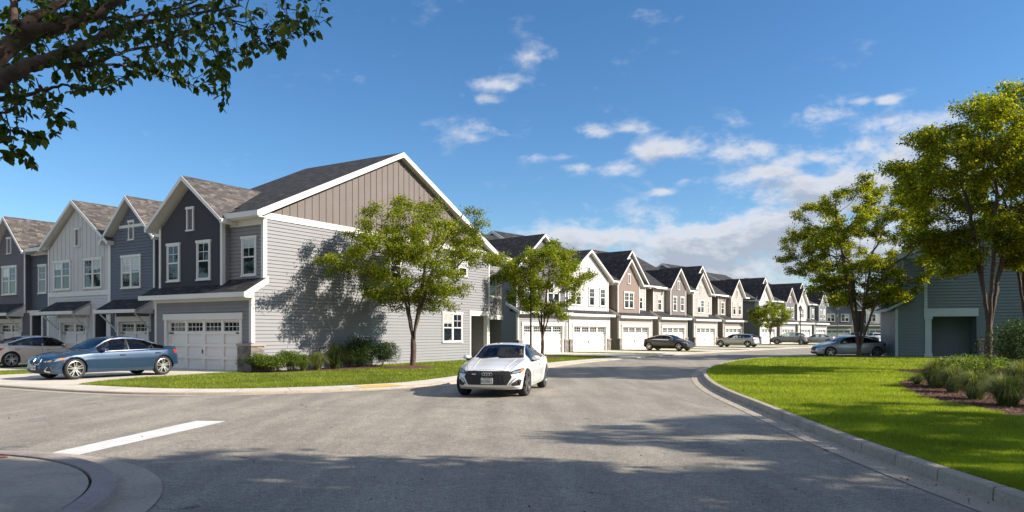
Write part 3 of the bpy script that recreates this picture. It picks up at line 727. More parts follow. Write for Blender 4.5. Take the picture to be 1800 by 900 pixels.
    pbox(h.tmb, RPn(-.5), 19.85, 20.0, 2.7, 6.4, 0, .045)
    h.window(RPn(-.5), 18.9, 3.9, 5.2, .72)
    h.slab((.02, 17.9, 6.42), (.02, 20.4, 6.42), (-2.6, 20.4, 7.9), (-2.6, 17.9, 7.9), 'shingle_dark'); h.tmb.box(.0, .1, 17.95, 20.4, 6.2, 6.42)
    siding(dk, Plane('B', 20.0), rect(-6, -.5, 0, 6.4)); siding(dk, RPn(-2.2), rect(17.8, 21, 0, 2.7))
    cm = MB(); cm.box(-.62, -.4, 18.1, 18.3, 0, 2.45); cm.build('column', 'trim', h.root)
    h.finish()
    # stone pier at the garage corner
    st = MB(); st.box(-.68, .17, -.16, .50, 0, 1.06); st.build('stone_pier', 'stone', h.root)
    cp = MB(); cp.box(-.71, .22, -.20, .55, 1.06, 1.16); cp.build('pier_cap', 'cap', h.root)
    sl = MB(); sl.box(-1.4, .5, 15.7, 18.3, 0.0, .05); sl.build('step', 'concrete', h.root)
main_house()
drive([wm(-6.1, 0), wm(-.5, 0), wm(-.3, -4.5), wm(.35, -6.2), wm(1.5, reach(wm, 1.5) + .9), wm(2.3, reach(wm, 2.3) + .02), wm(0, reach(wm, 0) + .02), wm(-4, reach(wm, -4) + .02), wm(-7.4, reach(wm, -7.4) + .02), wm(-6.6, reach(wm, -6.6) + 1.2), wm(-6.2, -4)])

# ---- single-garage units of the left row (local: front plane y=0 placed at t=1.75)
def left_unit(w1, w0, label, spec):
    # spans r = -w0 .. -w1 ; local x = r + w0
    W = w0 - w1; h = House('townhouse', label, *wm(-w0, 1.75), ANG_M, group='townhouses of the left row')
    F0 = FP(0); F3 = FP(.3); main = h.wall(spec['lower']); rec = h.wall(spec['rec'])
    gx0, gx1 = spec['gab']; dx = spec['door']; dw = 2.45
    # lower front with door and entry recess
    ex0, ex1 = spec['entry']
    segs = sorted([(dx - dw / 2, dx + dw / 2, 2.13), (ex0, ex1, 2.6)]); u = 0
    for (a, b, z) in segs:
        siding(main, F0, rect(u, a, 0, 2.75)); siding(main, F0, rect(a, b, z, 2.75)); u = b
    siding(main, F0, rect(u, W, 0, 2.75))
    h.garage(dx - dw / 2, dx + dw / 2, 0, 2.13, 2)
    P = FP(1.3); dk = h.wall('dkblue'); siding(dk, P, rect(ex0, ex1, 0, 2.6)); flat(dk, RPn(ex0), rect(0, 1.3, 0, 2.6)); flat(dk, LPn(ex1), rect(0, 1.3, 0, 2.6)); h.tmb.box(ex0, ex1, 0, 1.3, 2.6, 2.66)
    pbox(h.tmb, F0, ex0 - .15, ex0, 0, 2.6, 0, .05); pbox(h.tmb, F0, ex1, ex1 + .15, 0, 2.6, 0, .05); pbox(h.tmb, F0, ex0 - .18, ex1 + .18, 2.6, 2.86, 0, .06)
    dm = MB(); pbox(dm, P, (ex0 + ex1) / 2 - .45, (ex0 + ex1) / 2 + .45, .05, 2.1, .02, .07); dm.build('door', 'darkdoor', h.root)
    # upper
    up = h.wall(spec['gabmat']); gc = (gx0 + gx1) / 2; hw = (gx1 - gx0) / 2 + .28; za = spec.get('za', 8.5); sl = (za - 6.38) / hw; apx = za - .12 - .28 * 0
    top = [(gx0, 2.75), (gx1, 2.75), (gx1, 6.4 - .1 + .28 * sl - .1), (gc, za - .22), (gx0, 6.2 + .28 * sl)]
    if spec['gtype'] == 'siding': siding(up, F0, [(gx0, 2.75), (gx1, 2.75), (gx1, 6.2), (gx0, 6.2)]); siding(up, F0, [(gx0, 6.2), (gx1, 6.2), (gc, za - .3)])
    elif spec['gtype'] == 'bb':
        siding(h.wall(spec['lower']), F0, rect(gx0, gx1, 2.75, 3.6)); flat(up, F0, [(gx0, 3.6), (gx1, 3.6), (gx1, 6.2), (gc, za - .25), (gx0, 6.2)])
        battens(up, F0, gx0 + .1, gx1 - .1, 3.85, lambda u: 6.2 + (za - .3 - 6.2) * (1 - abs(u - gc) / ((gx1 - gx0) / 2)), .42)
        pbox(h.tmb, F0, gx0, gx1, 3.6, 3.85, 0, .05)
    else: flat(up, F0, [(gx0, 2.75), (gx1, 2.75), (gx1, 6.2), (gc, za - .25), (gx0, 6.2)])
    h.corner(F0, gx0, 2.75, 6.3, .12, .045); h.corner(F0, gx1, 2.75, 6.3, .12, .045, -1); h.corner(F0, W, 0, 2.75, .12, .04, -1); h.corner(F0, 0, 0, 2.75, .12, .04)
    for (a, b) in ((0, gx0), (gx1, W)):
        if b - a > .1: siding(rec, F3, rect(a, b, 2.6, 6.35)); pbox(h.tmb, F3, a, b, 6.1, 6.4, 0, .04); pbox(h.tmb, F3, a, b, 2.75, 2.9, -.1, .25)
    siding(up if spec['gtype'] != 'stucco' else rec, RPn(gx1), rect(0, .3, 2.75, 6.3))
    for (x, n, P_, z0, z1, w) in spec['wins']: h.window(FP(P_), x, z0, z1, w, n)
    h.window(F0, gc, 6.35, 7.2, .34, vent=True)
    if spec['gtype'] == 'siding': pbox(h.tmb, F0, gx0 + .9, gx1 - .9, 6.95, 7.1, 0, .045)
    h.gable(gc, hw, 6.38, za, -.36, 5.2, 'shingle_brown')
    # canopy
    cx0, cx1 = dx - 1.75, dx + 1.75
    h.slab((cx0, -.95, 2.72), (cx1, -.95, 2.72), (cx1, .03, 3.3), (cx0, .03, 3.3), 'shingle_dark', .13)
    h.tmb.box(cx0 - .03, cx1 + .03, -1.02, -.95, 2.58, 2.75)
    for xx in (cx0, cx1 - .05):
        lo = [(xx, -.95, 2.55), (xx, -.05, 2.55), (xx, -.05, 3.27), (xx, -.95, 2.74)]; h.tmb.hull8(lo, [(p[0] + .05, p[1], p[2]) for p in lo])
    for xx in (dx - 1.5, dx + 1.5):
        br = MB(); br.bar((xx, -.85, 2.56), (xx, -.03, 1.75), .045, 4); br.box(xx - .045, xx + .045, -.06, -.0, 1.65, 2.6); br.build('bracket', 'trim', h.root)
    # body of the house and roof
    flat(rec, RPn(W), rect(.3, 16, 0, 6.5)); flat(rec, LPn(0), rect(.3, 16, 0, 6.5)); flat(rec, RPn(W), [(.3, 6.5), (16, 6.5), (8.2, 9.5)]); flat(rec, Plane('B', 16), rect(0, W, 0, 6.5))
    zt = spec.get('zr', 9.6)
    for (a, b, yq) in ((-.02, gx0 + .05, -.15), (gx0 + .05, gx1 - .05, .9), (gx1 - .05, W + .02, -.15)):
        if b - a > .1: zq = 6.45 + (zt - 6.45) * (yq + .15) / 8.35; h.slab((a, yq, zq), (b, yq, zq), (b, 8.2, zt), (a, 8.2, zt), 'shingle_dark')
    h.slab((-.02, 16.4, 6.45), (W + .02, 16.4, 6.45), (W + .02, 8.2, zt), (-.02, 8.2, zt), 'shingle_dark')
    for (a, b) in ((-.02, gx0 - .25), (gx1 + .25, W + .02)):
        if b - a > .1: h.tmb.box(a, b, -.24, -.15, 6.27, 6.47)
    h.finish()
    auto_drive(h.world, dx - 1.6, dx + 1.6)
left_unit(6.55, 13.2, 'slate blue lap-sided townhouse between the white gabled one and the corner house', dict(lower='dkblue', rec='bluegrey', gab=(.0, 3.95), door=2.1, entry=(4.6, 5.9), gabmat='bluegrey', gtype='siding', wins=[(1.95, 2, 0, 3.9, 5.45, 1.55), (5.6, 1, .3, 3.9, 5.45, .78)]))
left_unit(13.2, 19.3, 'white board-and-batten townhouse with four upper sashes beside the slate blue one', dict(lower='white_siding', rec='white_siding', gab=(.0, 6.1), door=2.6, entry=(4.75, 5.85), gabmat='white_siding', gtype='bb', za=8.75, wins=[(1.5, 2, 0, 4.0, 5.5, 1.6), (4.55, 2, 0, 4.0, 5.5, 1.6)]))
left_unit(19.3, 25.6, 'grey stucco gabled townhouse cut by the left edge of the photo', dict(lower='greystucco', rec='dkblue', gab=(.0, 3.75), door=1.9, entry=(4.5, 5.6), gabmat='greystucco', gtype='stucco', wins=[(1.9, 2, 0, 3.9, 5.5, 1.6), (5.1, 1, .3, 3.9, 5.45, .78)]))
left_unit(25.6, 32.2, 'farthest left townhouse, only its brown shingled roof slope showing behind the grey gable', dict(lower='white_siding', rec='lgrey', gab=(.0, 4.6), door=2.1, entry=(5.2, 6.2), gabmat='lgrey', gtype='siding', za=8.7, wins=[(2.2, 2, 0, 3.9, 5.5, 1.6)]))

# ---- right row
ANG_R = math.atan2(.754, .656)
def row_unit(ox, oy, label, sp, ang=ANG_R, curb_d=11.5, name='townhouse', group='townhouses along the curving street'):
    h = House(name, label, ox, oy, ang, group=group); Wd = 4.88
    x0, x1 = -.65, 5.55; gap = sp.get('gap', 2.6); lo = h.wall(sp['lower']); sd_ = h.wall(sp.get('side', sp['lower'])); F0 = FP(0)
    siding(lo, F0, rect(x0, 0, 0, 2.16)); siding(lo, F0, rect(Wd, x1, 0, 2.16)); siding(lo, F0, rect(x0, x1, 2.16, 3.1))
    h.garage(0, Wd, 0)
    h.corner(F0, x0, 1.0, 3.05, .12); h.corner(F0, x1, 1.0, 3.05, .12, .045, -1); pbox(h.tmb, LPn(x0), 0, .12, 1.0, 3.05, 0, .04)
    pbox(h.tmb, F0, x0, x1, 2.95, 3.12, 0, .05)
    D = 16.5
    siding(sd_, LPn(x0), rect(0, D, 0, 3.2)); siding(sd_, LPn(x0), rect(.75, D, 3.2, 6.4)); siding(sd_, RPn(x1), rect(0, 3, 0, 3.2)); siding(sd_, RPn(x1), rect(.75, 3, 3.2, 6.4)); flat(sd_, Plane('B', D), rect(x0, x1, 0, 6.4))
    # shed roof
    h.slab((x0 - .25, -.40, 3.2), (x1 + .25, -.40, 3.2), (x1 + .25, .95, 3.95), (x0 - .25, .95, 3.95), 'shingle_dark', .12)
    h.tmb.box(x0 - .28, x1 + .28, -.48, -.40, 3.02, 3.23)
    a = [(x0 - .29, -.42, 2.98), (x0 - .29, .95, 3.74), (x0 - .29, .95, 3.98), (x0 - .29, -.42, 3.22)]; h.tmb.hull8(a, [(p[0] + .04, p[1], p[2]) for p in a])
    Fu = FP(.75); Fb = FP(.15); up = h.wall(sp['rec']); bay = h.wall(sp['bay']); t = sp['type']
    def bayf(b0, b1, gc, za, hw, ze=6.38):
        poly = [(b0, 3.3), (b1, 3.3), (b1, 6.2), (b0, 6.2)]; zt = za - .25; e = (za - ze) / hw; zs0 = za - .3 - e * (gc - b0); zs1 = za - .3 - e * (b1 - gc)
        tri = [(b0, min(6.2, zs0)), (b1, min(6.2, zs1)), (b1, zs1), (gc, za - .3), (b0, zs0)]
        tri = [(b0, 6.2), (b1, 6.2), (b1, max(6.2, zs1)), (gc, za - .3), (b0, max(6.2, zs0))]
        if sp['btype'] == 'siding': siding(bay, Fb, poly); siding(bay, Fb, tri)
        else:
            flat(bay, Fb, poly); flat(bay, Fb, tri)
            if sp['btype'] == 'bb': battens(bay, Fb, b0 + .1, b1 - .1, 3.5, lambda u: za - .32 - e * abs(u - gc), .4)
        siding(up, LPn(b0), rect(.15, .75, 3.4, 6.35)); siding(up, RPn(b1), rect(.15, .75, 3.4, 6.35))
        h.corner(Fb, b0, 3.45, 6.3, .11, .04); h.corner(Fb, b1, 3.45, 6.3, .11, .04, -1)
    siding(up, Fu, rect(x0, x1, 3.6, 6.35)); h.corner(Fu, x0, 3.7, 6.35, .12, .04); h.corner(Fu, x1, 3.7, 6.35, .12, .04, -1)
    if t == 'X':
        bayf(2.0, x1, 3.78, 8.65, 2.15); h.window(Fb, 2.95, 4.0, 5.5, .75); h.window(Fb, 4.65, 4.0, 5.5, .75); h.window(Fu, .7, 4.0, 5.5, .75); h.window(Fb, 3.78, 6.35, 7.2, .34, vent=True)
        h.gable(3.78, 2.15, 6.38, 8.65, -.2, 5.5)
    elif t == 'Y':
        bayf(x0, 3.35, 1.35, 8.75, 2.25); h.window(Fb, 1.35, 4.0, 5.5, 1.6, 2); h.window(Fu, 4.5, 4.0, 5.5, .75); h.window(Fb, 1.35, 6.4, 7.25, .34, vent=True)
        siding(up, Fu, [(x0, 6.35), (x1, 6.35), (2.5, 9.35)]); h.gable(1.35, 2.25, 6.38, 8.75, -.2, 2.6); h.gable(2.5, 3.5, 6.35, 9.75, .45, 7.5)
    elif t == 'B':
        bayf(x0, x1, 2.45, 8.85, 3.35); h.window(Fb, .5, 4.0, 5.5, 1.5, 2); h.window(Fb, 2.9, 4.0, 5.5, .75); h.window(Fb, 4.6, 4.0, 5.5, .75); h.window(Fb, 2.45, 6.5, 7.3, .34, vent=True)
        h.gable(2.45, 3.45, 6.38, 8.85, -.2, 6.5)
    elif t == 'A':
        bayf(x0, x1, 2.45, 9.3, 3.35); h.window(Fb, 1.0, 4.0, 5.5, 1.5, 2); h.window(Fb, 3.9, 4.0, 5.5, 1.5, 2); h.window(Fb, 2.45, 6.6, 7.4, .34, vent=True)
        h.gable(2.45, 3.45, 6.38, 9.3, -.2, 7.2)
    # entry bay to the right
    if gap > .3:
        g0, g1 = x1, x1 + gap; dk = h.wall(sp.get('side', sp['lower'])); Fe = FP(2.4)
        siding(dk, Fe, rect(g0, g1, 0, 6.35)); dm = MB(); pbox(dm, Fe, g0 + .5, g0 + 1.45, .05, 2.1, .03, .08); dm.build('door', 'darkdoor', h.root)
        pbox(h.tmb, Fe, g0 + .38, g0 + .5, 0, 2.2, 0, .08); pbox(h.tmb, Fe, g0 + 1.45, g0 + 1.57, 0, 2.2, 0, .08); pbox(h.tmb, Fe, g0 + .36, g0 + 1.6, 2.2, 2.36, 0, .09)
    # main roof
    zr = sp.get('zr', 10.3); xa, xb = x0 - .12, x1 + gap + .02
    h.slab((xa, .35, 6.45), (xb, .35, 6.45), (xb, 8.7, zr), (xa, 8.7, zr), 'shingle_dark'); h.slab((xa, 17, 6.45), (xb, 17, 6.45), (xb, 8.7, zr), (xa, 8.7, zr), 'shingle_dark')
    h.tmb.box(xa, x0 + .0 if t != 'X' else 1.7, .24, .35, 6.27, 6.47)
    flat(h.wall(sp.get('gend', 'bluegrey')), LPn(x0), [(.6, 6.4), (D, 6.4), (8.7, zr - .2)])
    for (ya, yc) in ((.35, 8.7), (17, 8.7)):
        q = [(xa, ya, 6.22), (xa, yc, zr - .24), (xa, yc, zr + .03), (xa, ya, 6.47)]; h.tmb.hull8(q, [(p[0] - .05, p[1], p[2]) for p in q])
    h.finish()
    for (a, b) in ((x0 - .02, -.19), (Wd + .19, x1 + .02)):
        st = MB(); st.box(a, b, -.13, .3, 0, .98); st.build('stone_pier', 'stone', h.root); cp = MB(); cp.box(a - .03, b + .03, -.17, .34, .98, 1.07); cp.build('pier_cap', 'cap', h.root)
    if curb_d: auto_drive(h.world, -.4, Wd + .4)
    return h
UN = [
 (0.84, 54.3, 'dark grey gabled townhouse mostly behind the lamp post tree, next to the corner house', dict(type='A', lower='mgrey', side='mgrey', rec='mgrey', bay='greystucco', btype='siding', gap=.75, zr=10.3), 13.0),
 (5.22, 61.1, 'white board-and-batten townhouse with three upper windows, second along the curving street', dict(type='B', lower='white_siding', side='tan', rec='white_siding', bay='white_siding', btype='bb', zr=11.0, gap=2.4), 13.6),
 (10.6, 69.0, 'mauve stucco townhouse with double gable just left of the black hatchback', dict(type='Y', lower='beige', side='tan', rec='beige', bay='mauve', btype='stucco', zr=10.3), 12.4),
 (15.9, 76.1, 'brown board gabled townhouse directly behind the black hatchback', dict(type='X', lower='tan', side='tan', rec='beige', bay='mauvebb', btype='bb', zr=11.0, gap=3.4), 12.0),
 (21.9, 85.4, 'pale cream lap-sided townhouse with double gable, left of the silver wagon', dict(type='Y', lower='beige', side='lgrey', rec='beige', bay='beige', btype='siding', zr=10.3), 12.3),
 (27.4, 92.3, 'taupe gabled townhouse behind the silver wagon', dict(type='X', lower='mauve', side='mauve', rec='tan', bay='beige', btype='stucco', zr=11.0, gap=3.0), 11.9),
 (36.1, 104.0, 'white double-gabled townhouse right behind the small round tree', dict(type='Y', lower='white_siding', side='lgrey', rec='white_siding', bay='white_siding', btype='siding', zr=10.8, gap=1.3), 11.2),
 (41.2, 109.8, 'slate grey gabled townhouse right of the small round tree', dict(type='X', lower='mgrey', side='mgrey', rec='mgrey', bay='greystucco', btype='siding', zr=10.3, gap=1.4), 11.1),
 (46.2, 115.5, 'white gabled townhouse behind the far lamp post', dict(type='Y', lower='white_siding', side='mgrey', rec='mgrey', bay='white_siding', btype='bb', zr=10.8, gap=1.4), 10.9),
 (51.2, 121.2, 'blue grey gabled townhouse at the far end of the curving row', dict(type='X', lower='bluegrey', side='bluegrey', rec='bluegrey', bay='bluegrey', btype='siding', zr=10.3, gap=.6), 10.7),
]
for (ox, oy, lb_, sp, cd) in UN: row_unit(ox, oy, lb_, sp, ANG_R, cd)
FAR = [(66.4, 'leftmost grey townhouse across the far street, seen between the trunks of the lawn tree', dict(type='A', lower='mgrey', side='bluegrey', rec='bluegrey', bay='bluegrey', btype='siding', gap=2.0, zr=10.2)),
       (75.6, 'pale blue townhouse across the far street, between the lawn tree and the teal house', dict(type='B', lower='lgrey', side='lgrey', rec='mgrey', bay='white_siding', btype='siding', gap=2.2, zr=10.6)),
       (84.8, 'slate townhouse across the far street, mostly hidden by the teal house', dict(type='Y', lower='bluegrey', side='bluegrey', rec='bluegrey', bay='mgrey', btype='siding', gap=2.0, zr=10.2)),
       (57.3, 'slate townhouse across the far street, touching the end of the curving row', dict(type='Y', lower='bluegrey', side='bluegrey', rec='bluegrey', bay='mgrey', btype='siding', gap=1.9, zr=10.2))]
for (ox, lb_, sp) in FAR: row_unit(ox, 152, lb_, sp, R(-4), 0, group='townhouses across the far street')

# ---- teal house on the right (its long side faces the camera)
def siding_t(mb, P, poly): siding(mb, P, poly, .19, .055)
def teal_house():
    ang = math.atan2(-.94, -.34); ox, oy = 24.35, 45.7
    h = House('townhouse', 'dark teal house with a porch recess and pale column behind the big trees', ox, oy, ang); h.trim = 'tealtrim'; h.door = 'tealtrim'
    S = h.wall('teal'); R_ = RPn(0); D = 18
    siding_t(S, R_, rect(0, 1.75, 0, 3.2)); siding_t(S, R_, [(0.05, 3.2), (1.75, 3.2), (1.75, 3.6), (.45, 3.6)]); siding_t(S, R_, rect(.45, 1.75, 3.6, 6.4))
    siding_t(S, R_, rect(4.45, D, 0, 2.85)); siding_t(S, R_, rect(1.75, D, 2.85, 6.4)); siding_t(h.wall('teal'), R_, [(.6, 6.4), (D, 6.4), (9.2, 10.6)])
    flat(S, FP(0), rect(-6.5, 0, 0, 3.3)); flat(S, FP(.45), rect(-6.5, 0, 3.3, 6.4)); flat(S, LPn(-6.5), rect(0, D, 0, 6.4)); flat(S, Plane('B', D), rect(-6.5, 0, 0, 6.4))
    # porch recess
    siding_t(S, RPn(-1.5), rect(1.75, 4.45, 0, 2.85)); siding_t(S, Plane('B', 1.75), rect(-1.5, 0, 0, 2.85)); siding_t(S, FP(4.45), rect(-1.5, 0, 0, 2.85)); h.tmb.box(-1.5, 0, 1.75, 4.45, 2.80, 2.86)
    pbox(h.tmb, R_, 1.6, 4.55, 2.62, 3.12, 0, .08)
    cm = MB(); cm.box(-.3, .08, 1.66, 2.02, .3, 2.45); cm.box(-.34, .12, 1.61, 2.07, 0, .3); cm.box(-.34, .12, 1.61, 2.07, 2.45, 2.62); cm.build('column', 'tealtrim', h.root)
    pbox(h.tmb, R_, 1.62, 1.8, 3.12, 6.3, 0, .05); pbox(h.tmb, R_, 0, .16, 0, 3.1, 0, .05); pbox(h.tmb, R_, .6, D, 6.3, 6.62, 0, .06)
    h.slab((-7, -.45, 3.12), (.3, -.45, 3.12), (.3, .47, 3.62), (-7, .47, 3.62), 'shingle_dark', .1)
    lo = [(.3, -.46, 2.98), (.3, .47, 3.48), (.3, .47, 3.66), (.3, -.46, 3.16)]; h.tmb.hull8(lo, [(p[0] + .05, p[1], p[2]) for p in lo]); h.tmb.box(-7, .35, -.54, -.45, 2.96, 3.14)
    h.slab((-6.8, .12, 6.5), (.3, .12, 6.5), (.3, 9.2, 10.75), (-6.8, 9.2, 10.75), 'shingle_mid'); h.slab((-6.8, 18.3, 6.5), (.3, 18.3, 6.5), (.3, 9.2, 10.75), (-6.8, 9.2, 10.75), 'shingle_mid')
    for (ya, yc) in ((.1, 9.2), (18.3, 9.2)):
        lo = [(.30, ya, 6.2), (.30, yc, 10.45), (.30, yc, 10.78), (.30, ya, 6.53)]; h.tmb.hull8(lo, [(p[0] + .05, p[1], p[2]) for p in lo])
    h.window(R_, 9.5, 3.9, 5.3, 1.5, 2); h.window(R_, 12.5, 1.0, 2.3, 1.5, 2)
    h.finish()
    st = MB(); st.box(-.1, .42, 4.5, 6.3, 0, 1.15); st.build('stone_pier', 'stone', h.root); cp = MB(); cp.box(-.12, .48, 4.44, 6.36, 1.15, 1.25); cp.build('pier_cap', 'cap', h.root)
    sl = MB(); sl.box(-1.5, .6, 1.5, 4.9, 0, .1); sl.build('step', 'concrete', h.root)
teal_house()
# ------------------------------------------------------------------ cars (local: +x forward, +y left, z up, wheels on z=0)
def smooth_tab(tab, xs, L, k=.02):
    d = np.linspace(-.2, 1.2, 561); y = np.interp(d, [t[0] for t in tab], [t[1] for t in tab]); w = int(k / (d[1] - d[0])); ker = np.hanning(2 * w + 3); ker /= ker.sum()
    yp = np.pad(y, w + 1, mode='edge'); y = np.convolve(yp, ker, 'valid'); return np.interp(xs, d, y)
SED = dict(
    ztop=[(0, .66), (.02, .76), (.08, .86), (.18, .94), (.275, 1.0), (.30, 1.05), (.40, 1.34), (.45, 1.43), (.53, 1.465), (.62, 1.455), (.70, 1.39), (.80, 1.22), (.87, 1.11), (.93, 1.09), (.985, 1.07), (1, 1.0)],
    zbelt=[(0, .62), (.04, .74), (.15, .84), (.28, .90), (.45, .915), (.65, .94), (.8, .975), (.93, 1.0), (1, .93)],
    w=[(0, .80), (.03, .88), (.08, .945), (.16, .985), (.3, 1.0), (.75, 1.0), (.88, .985), (.95, .93), (1, .84)],
    zbot=[(0, .26), (.04, .20), (.2, .21), (.8, .22), (.93, .26), (1, .36)],
    rail=[(.0, .70), (.24, .80), (.30, .80), (.40, .675), (.48, .645), (.62, .635), (.72, .65), (.86, .76), (1, .75)],
    ws=(.292, .435), rw=(.69, .865), side=(.335, .845), pillars=(.555, .565, .745, .752), fa=.178, ra=.178, wr=.36)
def deriv(**k):
    d = dict(SED); d.update(k); return d
COUPE = deriv(
    ztop=[(0, .62), (.02, .72), (.08, .80), (.18, .88), (.285, .955), (.31, 1.0), (.41, 1.27), (.46, 1.335), (.53, 1.37), (.62, 1.36), (.70, 1.30), (.80, 1.17), (.89, 1.04), (.95, 1.02), (.985, 1.01), (1, .95)],
    zbelt=[(0, .58), (.04, .70), (.15, .80), (.28, .87), (.45, .875), (.65, .895), (.74, .93), (.85, .945), (.93, .94), (1, .9)],
    rail=[(.0, .70), (.24, .80), (.31, .79), (.41, .67), (.48, .635), (.62, .62), (.72, .64), (.88, .74), (1, .75)],
    ws=(.30, .45), rw=(.68, .875), side=(.345, .80), pillars=(.60, .612), fa=.172, ra=.205, wr=.345)
HATCH = deriv(ztop=[(0, .62), (.02, .74), (.08, .86), (.18, .94), (.255, 1.02), (.38, 1.33), (.44, 1.42), (.53, 1.45), (.62, 1.44), (.72, 1.36), (.84, 1.19), (.93, 1.08), (.985, 1.04), (1, .96)], rw=(.70, .90), side=(.31, .86), pillars=(.535, .545, .73, .737), ws=(.27, .41))
WAGON = deriv(ztop=[(0, .66), (.02, .78), (.08, .88), (.18, .96), (.26, 1.03), (.37, 1.35), (.43, 1.46), (.53, 1.49), (.7, 1.475), (.85, 1.42), (.91, 1.34), (.965, 1.10), (.99, 1.02), (1, .95)], rw=(.87, .968), side=(.31, .90), pillars=(.535, .545, .73, .74), ws=(.275, .405), rail=[(.0, .70), (.24, .80), (.30, .80), (.40, .70), (.48, .67), (.8, .65), (.9, .67), (.97, .78), (1, .78)])
SUV = deriv(ztop=[(0, .80), (.02, .93), (.08, 1.03), (.18, 1.10), (.26, 1.17), (.37, 1.52), (.43, 1.64), (.53, 1.68), (.72, 1.65), (.86, 1.55), (.91, 1.45), (.965, 1.2), (.99, 1.1), (1, 1.0)],
            zbelt=[(0, .78), (.04, .90), (.15, .98), (.28, 1.04), (.45, 1.06), (.65, 1.09), (.8, 1.15), (.93, 1.16), (1, 1.0)], zbot=[(0, .30), (.04, .26), (.8, .28), (.93, .32), (1, .42)],
            rw=(.87, .968), side=(.31, .89), pillars=(.535, .545, .73, .74), ws=(.275, .405), wr=.37, rail=WAGON['rail'])
def car(name, label, cat, spec, L, W, loc, heading, paint, rims='alloy', spokes=10, detail=2, style='sedan', group=None, face=True, z=0.0, trimmat='chrome', seatm='seat', text=None):
    root = empty(name, (loc[0], loc[1], z), heading, label, cat, group)
    hw = W / 2; wb_f = L / 2 - spec['fa'] * L; wb_r = -L / 2 + spec['ra'] * L; wr = spec['wr']; RA = wr + .045
    nx = 190 if detail > 1 else 90
    xs = np.unique(np.r_[0, .004, .01, .02, .035, np.linspace(.05, .96, nx), .975, .985, .993, .997, 1.0, spec['ws'], spec['rw'], spec['side'], spec['pillars']])
    ztop = smooth_tab(spec['ztop'], xs, L, .018); zbelt = smooth_tab(spec['zbelt'], xs, L, .03); w = smooth_tab(spec['w'], xs, L, .03) * hw; zbot = smooth_tab(spec['zbot'], xs, L, .02); rail = smooth_tab(spec['rail'], xs, L, .03) * hw
    # ring sampling
    seg = [3, 3, 9, 11, 6, 2, 16, 3, 4, 6] if detail > 1 else [2, 2, 5, 6, 3, 1, 8, 2, 3, 4]
    V = []; keyidx = np.cumsum([0] + seg)
    K = []
    for i, s in enumerate(xs):
        H = ztop[i] - zbelt[i]; cab = min(1, max(0, (H - .12) / .3)); wi = w[i]
        zm = .28 + .27 * zbelt[i] / .9; bulge = 1.0
        for c in (spec['fa'], 1 - spec['ra']):
            bulge += .012 * math.exp(-((s - c) / .075) ** 2)
        k = [(0, zbot[i] + .0), (wi * .80, zbot[i]), (wi * .955, zbot[i] + .05), (wi * 1.0 * bulge, zm + .06), (wi * .992 * bulge, zbelt[i] - .17), (wi * (.955 + .0 * cab), zbelt[i] - .015)]
        gb = wi * (.90 * cab + .88 * (1 - cab)); k.append((gb, zbelt[i] + .02 * cab + .012 * (1 - cab)))
        rl = rail[i]; zr = ztop[i] - .085 * cab - .25 * H * (1 - cab)
        k.append((rl, max(zr, zbelt[i] + .016))); k.append((rl - .035 - .03 * (1 - cab), max(ztop[i] - .045 * cab - .10 * H * (1 - cab), zbelt[i] + .02))); k.append((rl * .55, ztop[i] - .012)); k.append((0, ztop[i]))
        K.append(k)
    ringN = keyidx[-1] + 1
    P = np.zeros((len(xs), ringN, 3))
    for i, k in enumerate(K):
        kk = np.array(k)
        ext = np.vstack([[-kk[1][0], kk[1][1]], kk, [-kk[-2][0], kk[-2][1]]])
        pts = []
        for j in range(10):
            a, b, c, d = ext[j], ext[j + 1], ext[j + 2], ext[j + 3]; n = seg[j]
            lin = j in (6,)
            for q in range(n):
                t = q / n
                if lin:
                    p = b + (c - b) * t; p = p + np.array([.022 * math.sin(math.pi * t) * min(1, max(0, (K[i][7][1] - K[i][6][1]) / .3)), 0])
                else: p = .5 * ((2 * b) + (c - a) * t + (2 * a - 5 * b + 4 * c - d) * t * t + (3 * b - a - 3 * c + d) * t ** 3)
                pts.append(p)
        pts.append(kk[-1]); pts = np.array(pts); P[i, :, 1] = np.maximum(pts[:, 0], 0); P[i, :, 2] = pts[:, 1]; P[i, :, 0] = L / 2 - xs[i] * L
    # rounded ends + plan curvature of the nose/tail
    zc = .5
    def shf(y, z): return (np.abs(y) / hw) ** 2.4 * .26 + .06 * np.clip((z - .45) / .4, -.2, 1)
    for i in range(len(xs)):
        for end, d in ((1, xs[i] * L), (-1, (1 - xs[i]) * L)):
            r = .13
            if d < r:
                ins = r * (1 - math.sqrt(max(0, 1 - (1 - d / r) ** 2))) * .9
                yn = P[i, :, 1]; P[i, :, 1] = yn * (1 - ins / (hw)); zz = P[i, :, 2]; P[i, :, 2] = zc + (zz - zc) * (1 - ins / .36)
            if d < .9: P[i, :, 0] -= end * shf(P[i, :, 1], P[i, :, 2]) * (1 - d / .9)
    # extra stations closing the end caps
    def cap(ring):
        out = []
        for s in (.85, .6, .3, .0):
            r = ring.copy(); r[:, 1] *= s
            r[:, 2] = zc + (r[:, 2] - zc) * (1 if s > 0 else 1); out.append(r)
        return out
    full = [P[i] for i in range(len(xs))]
    nxs = len(full); xsF = list(xs)
    V = np.concatenate(full).copy(); nR = ringN
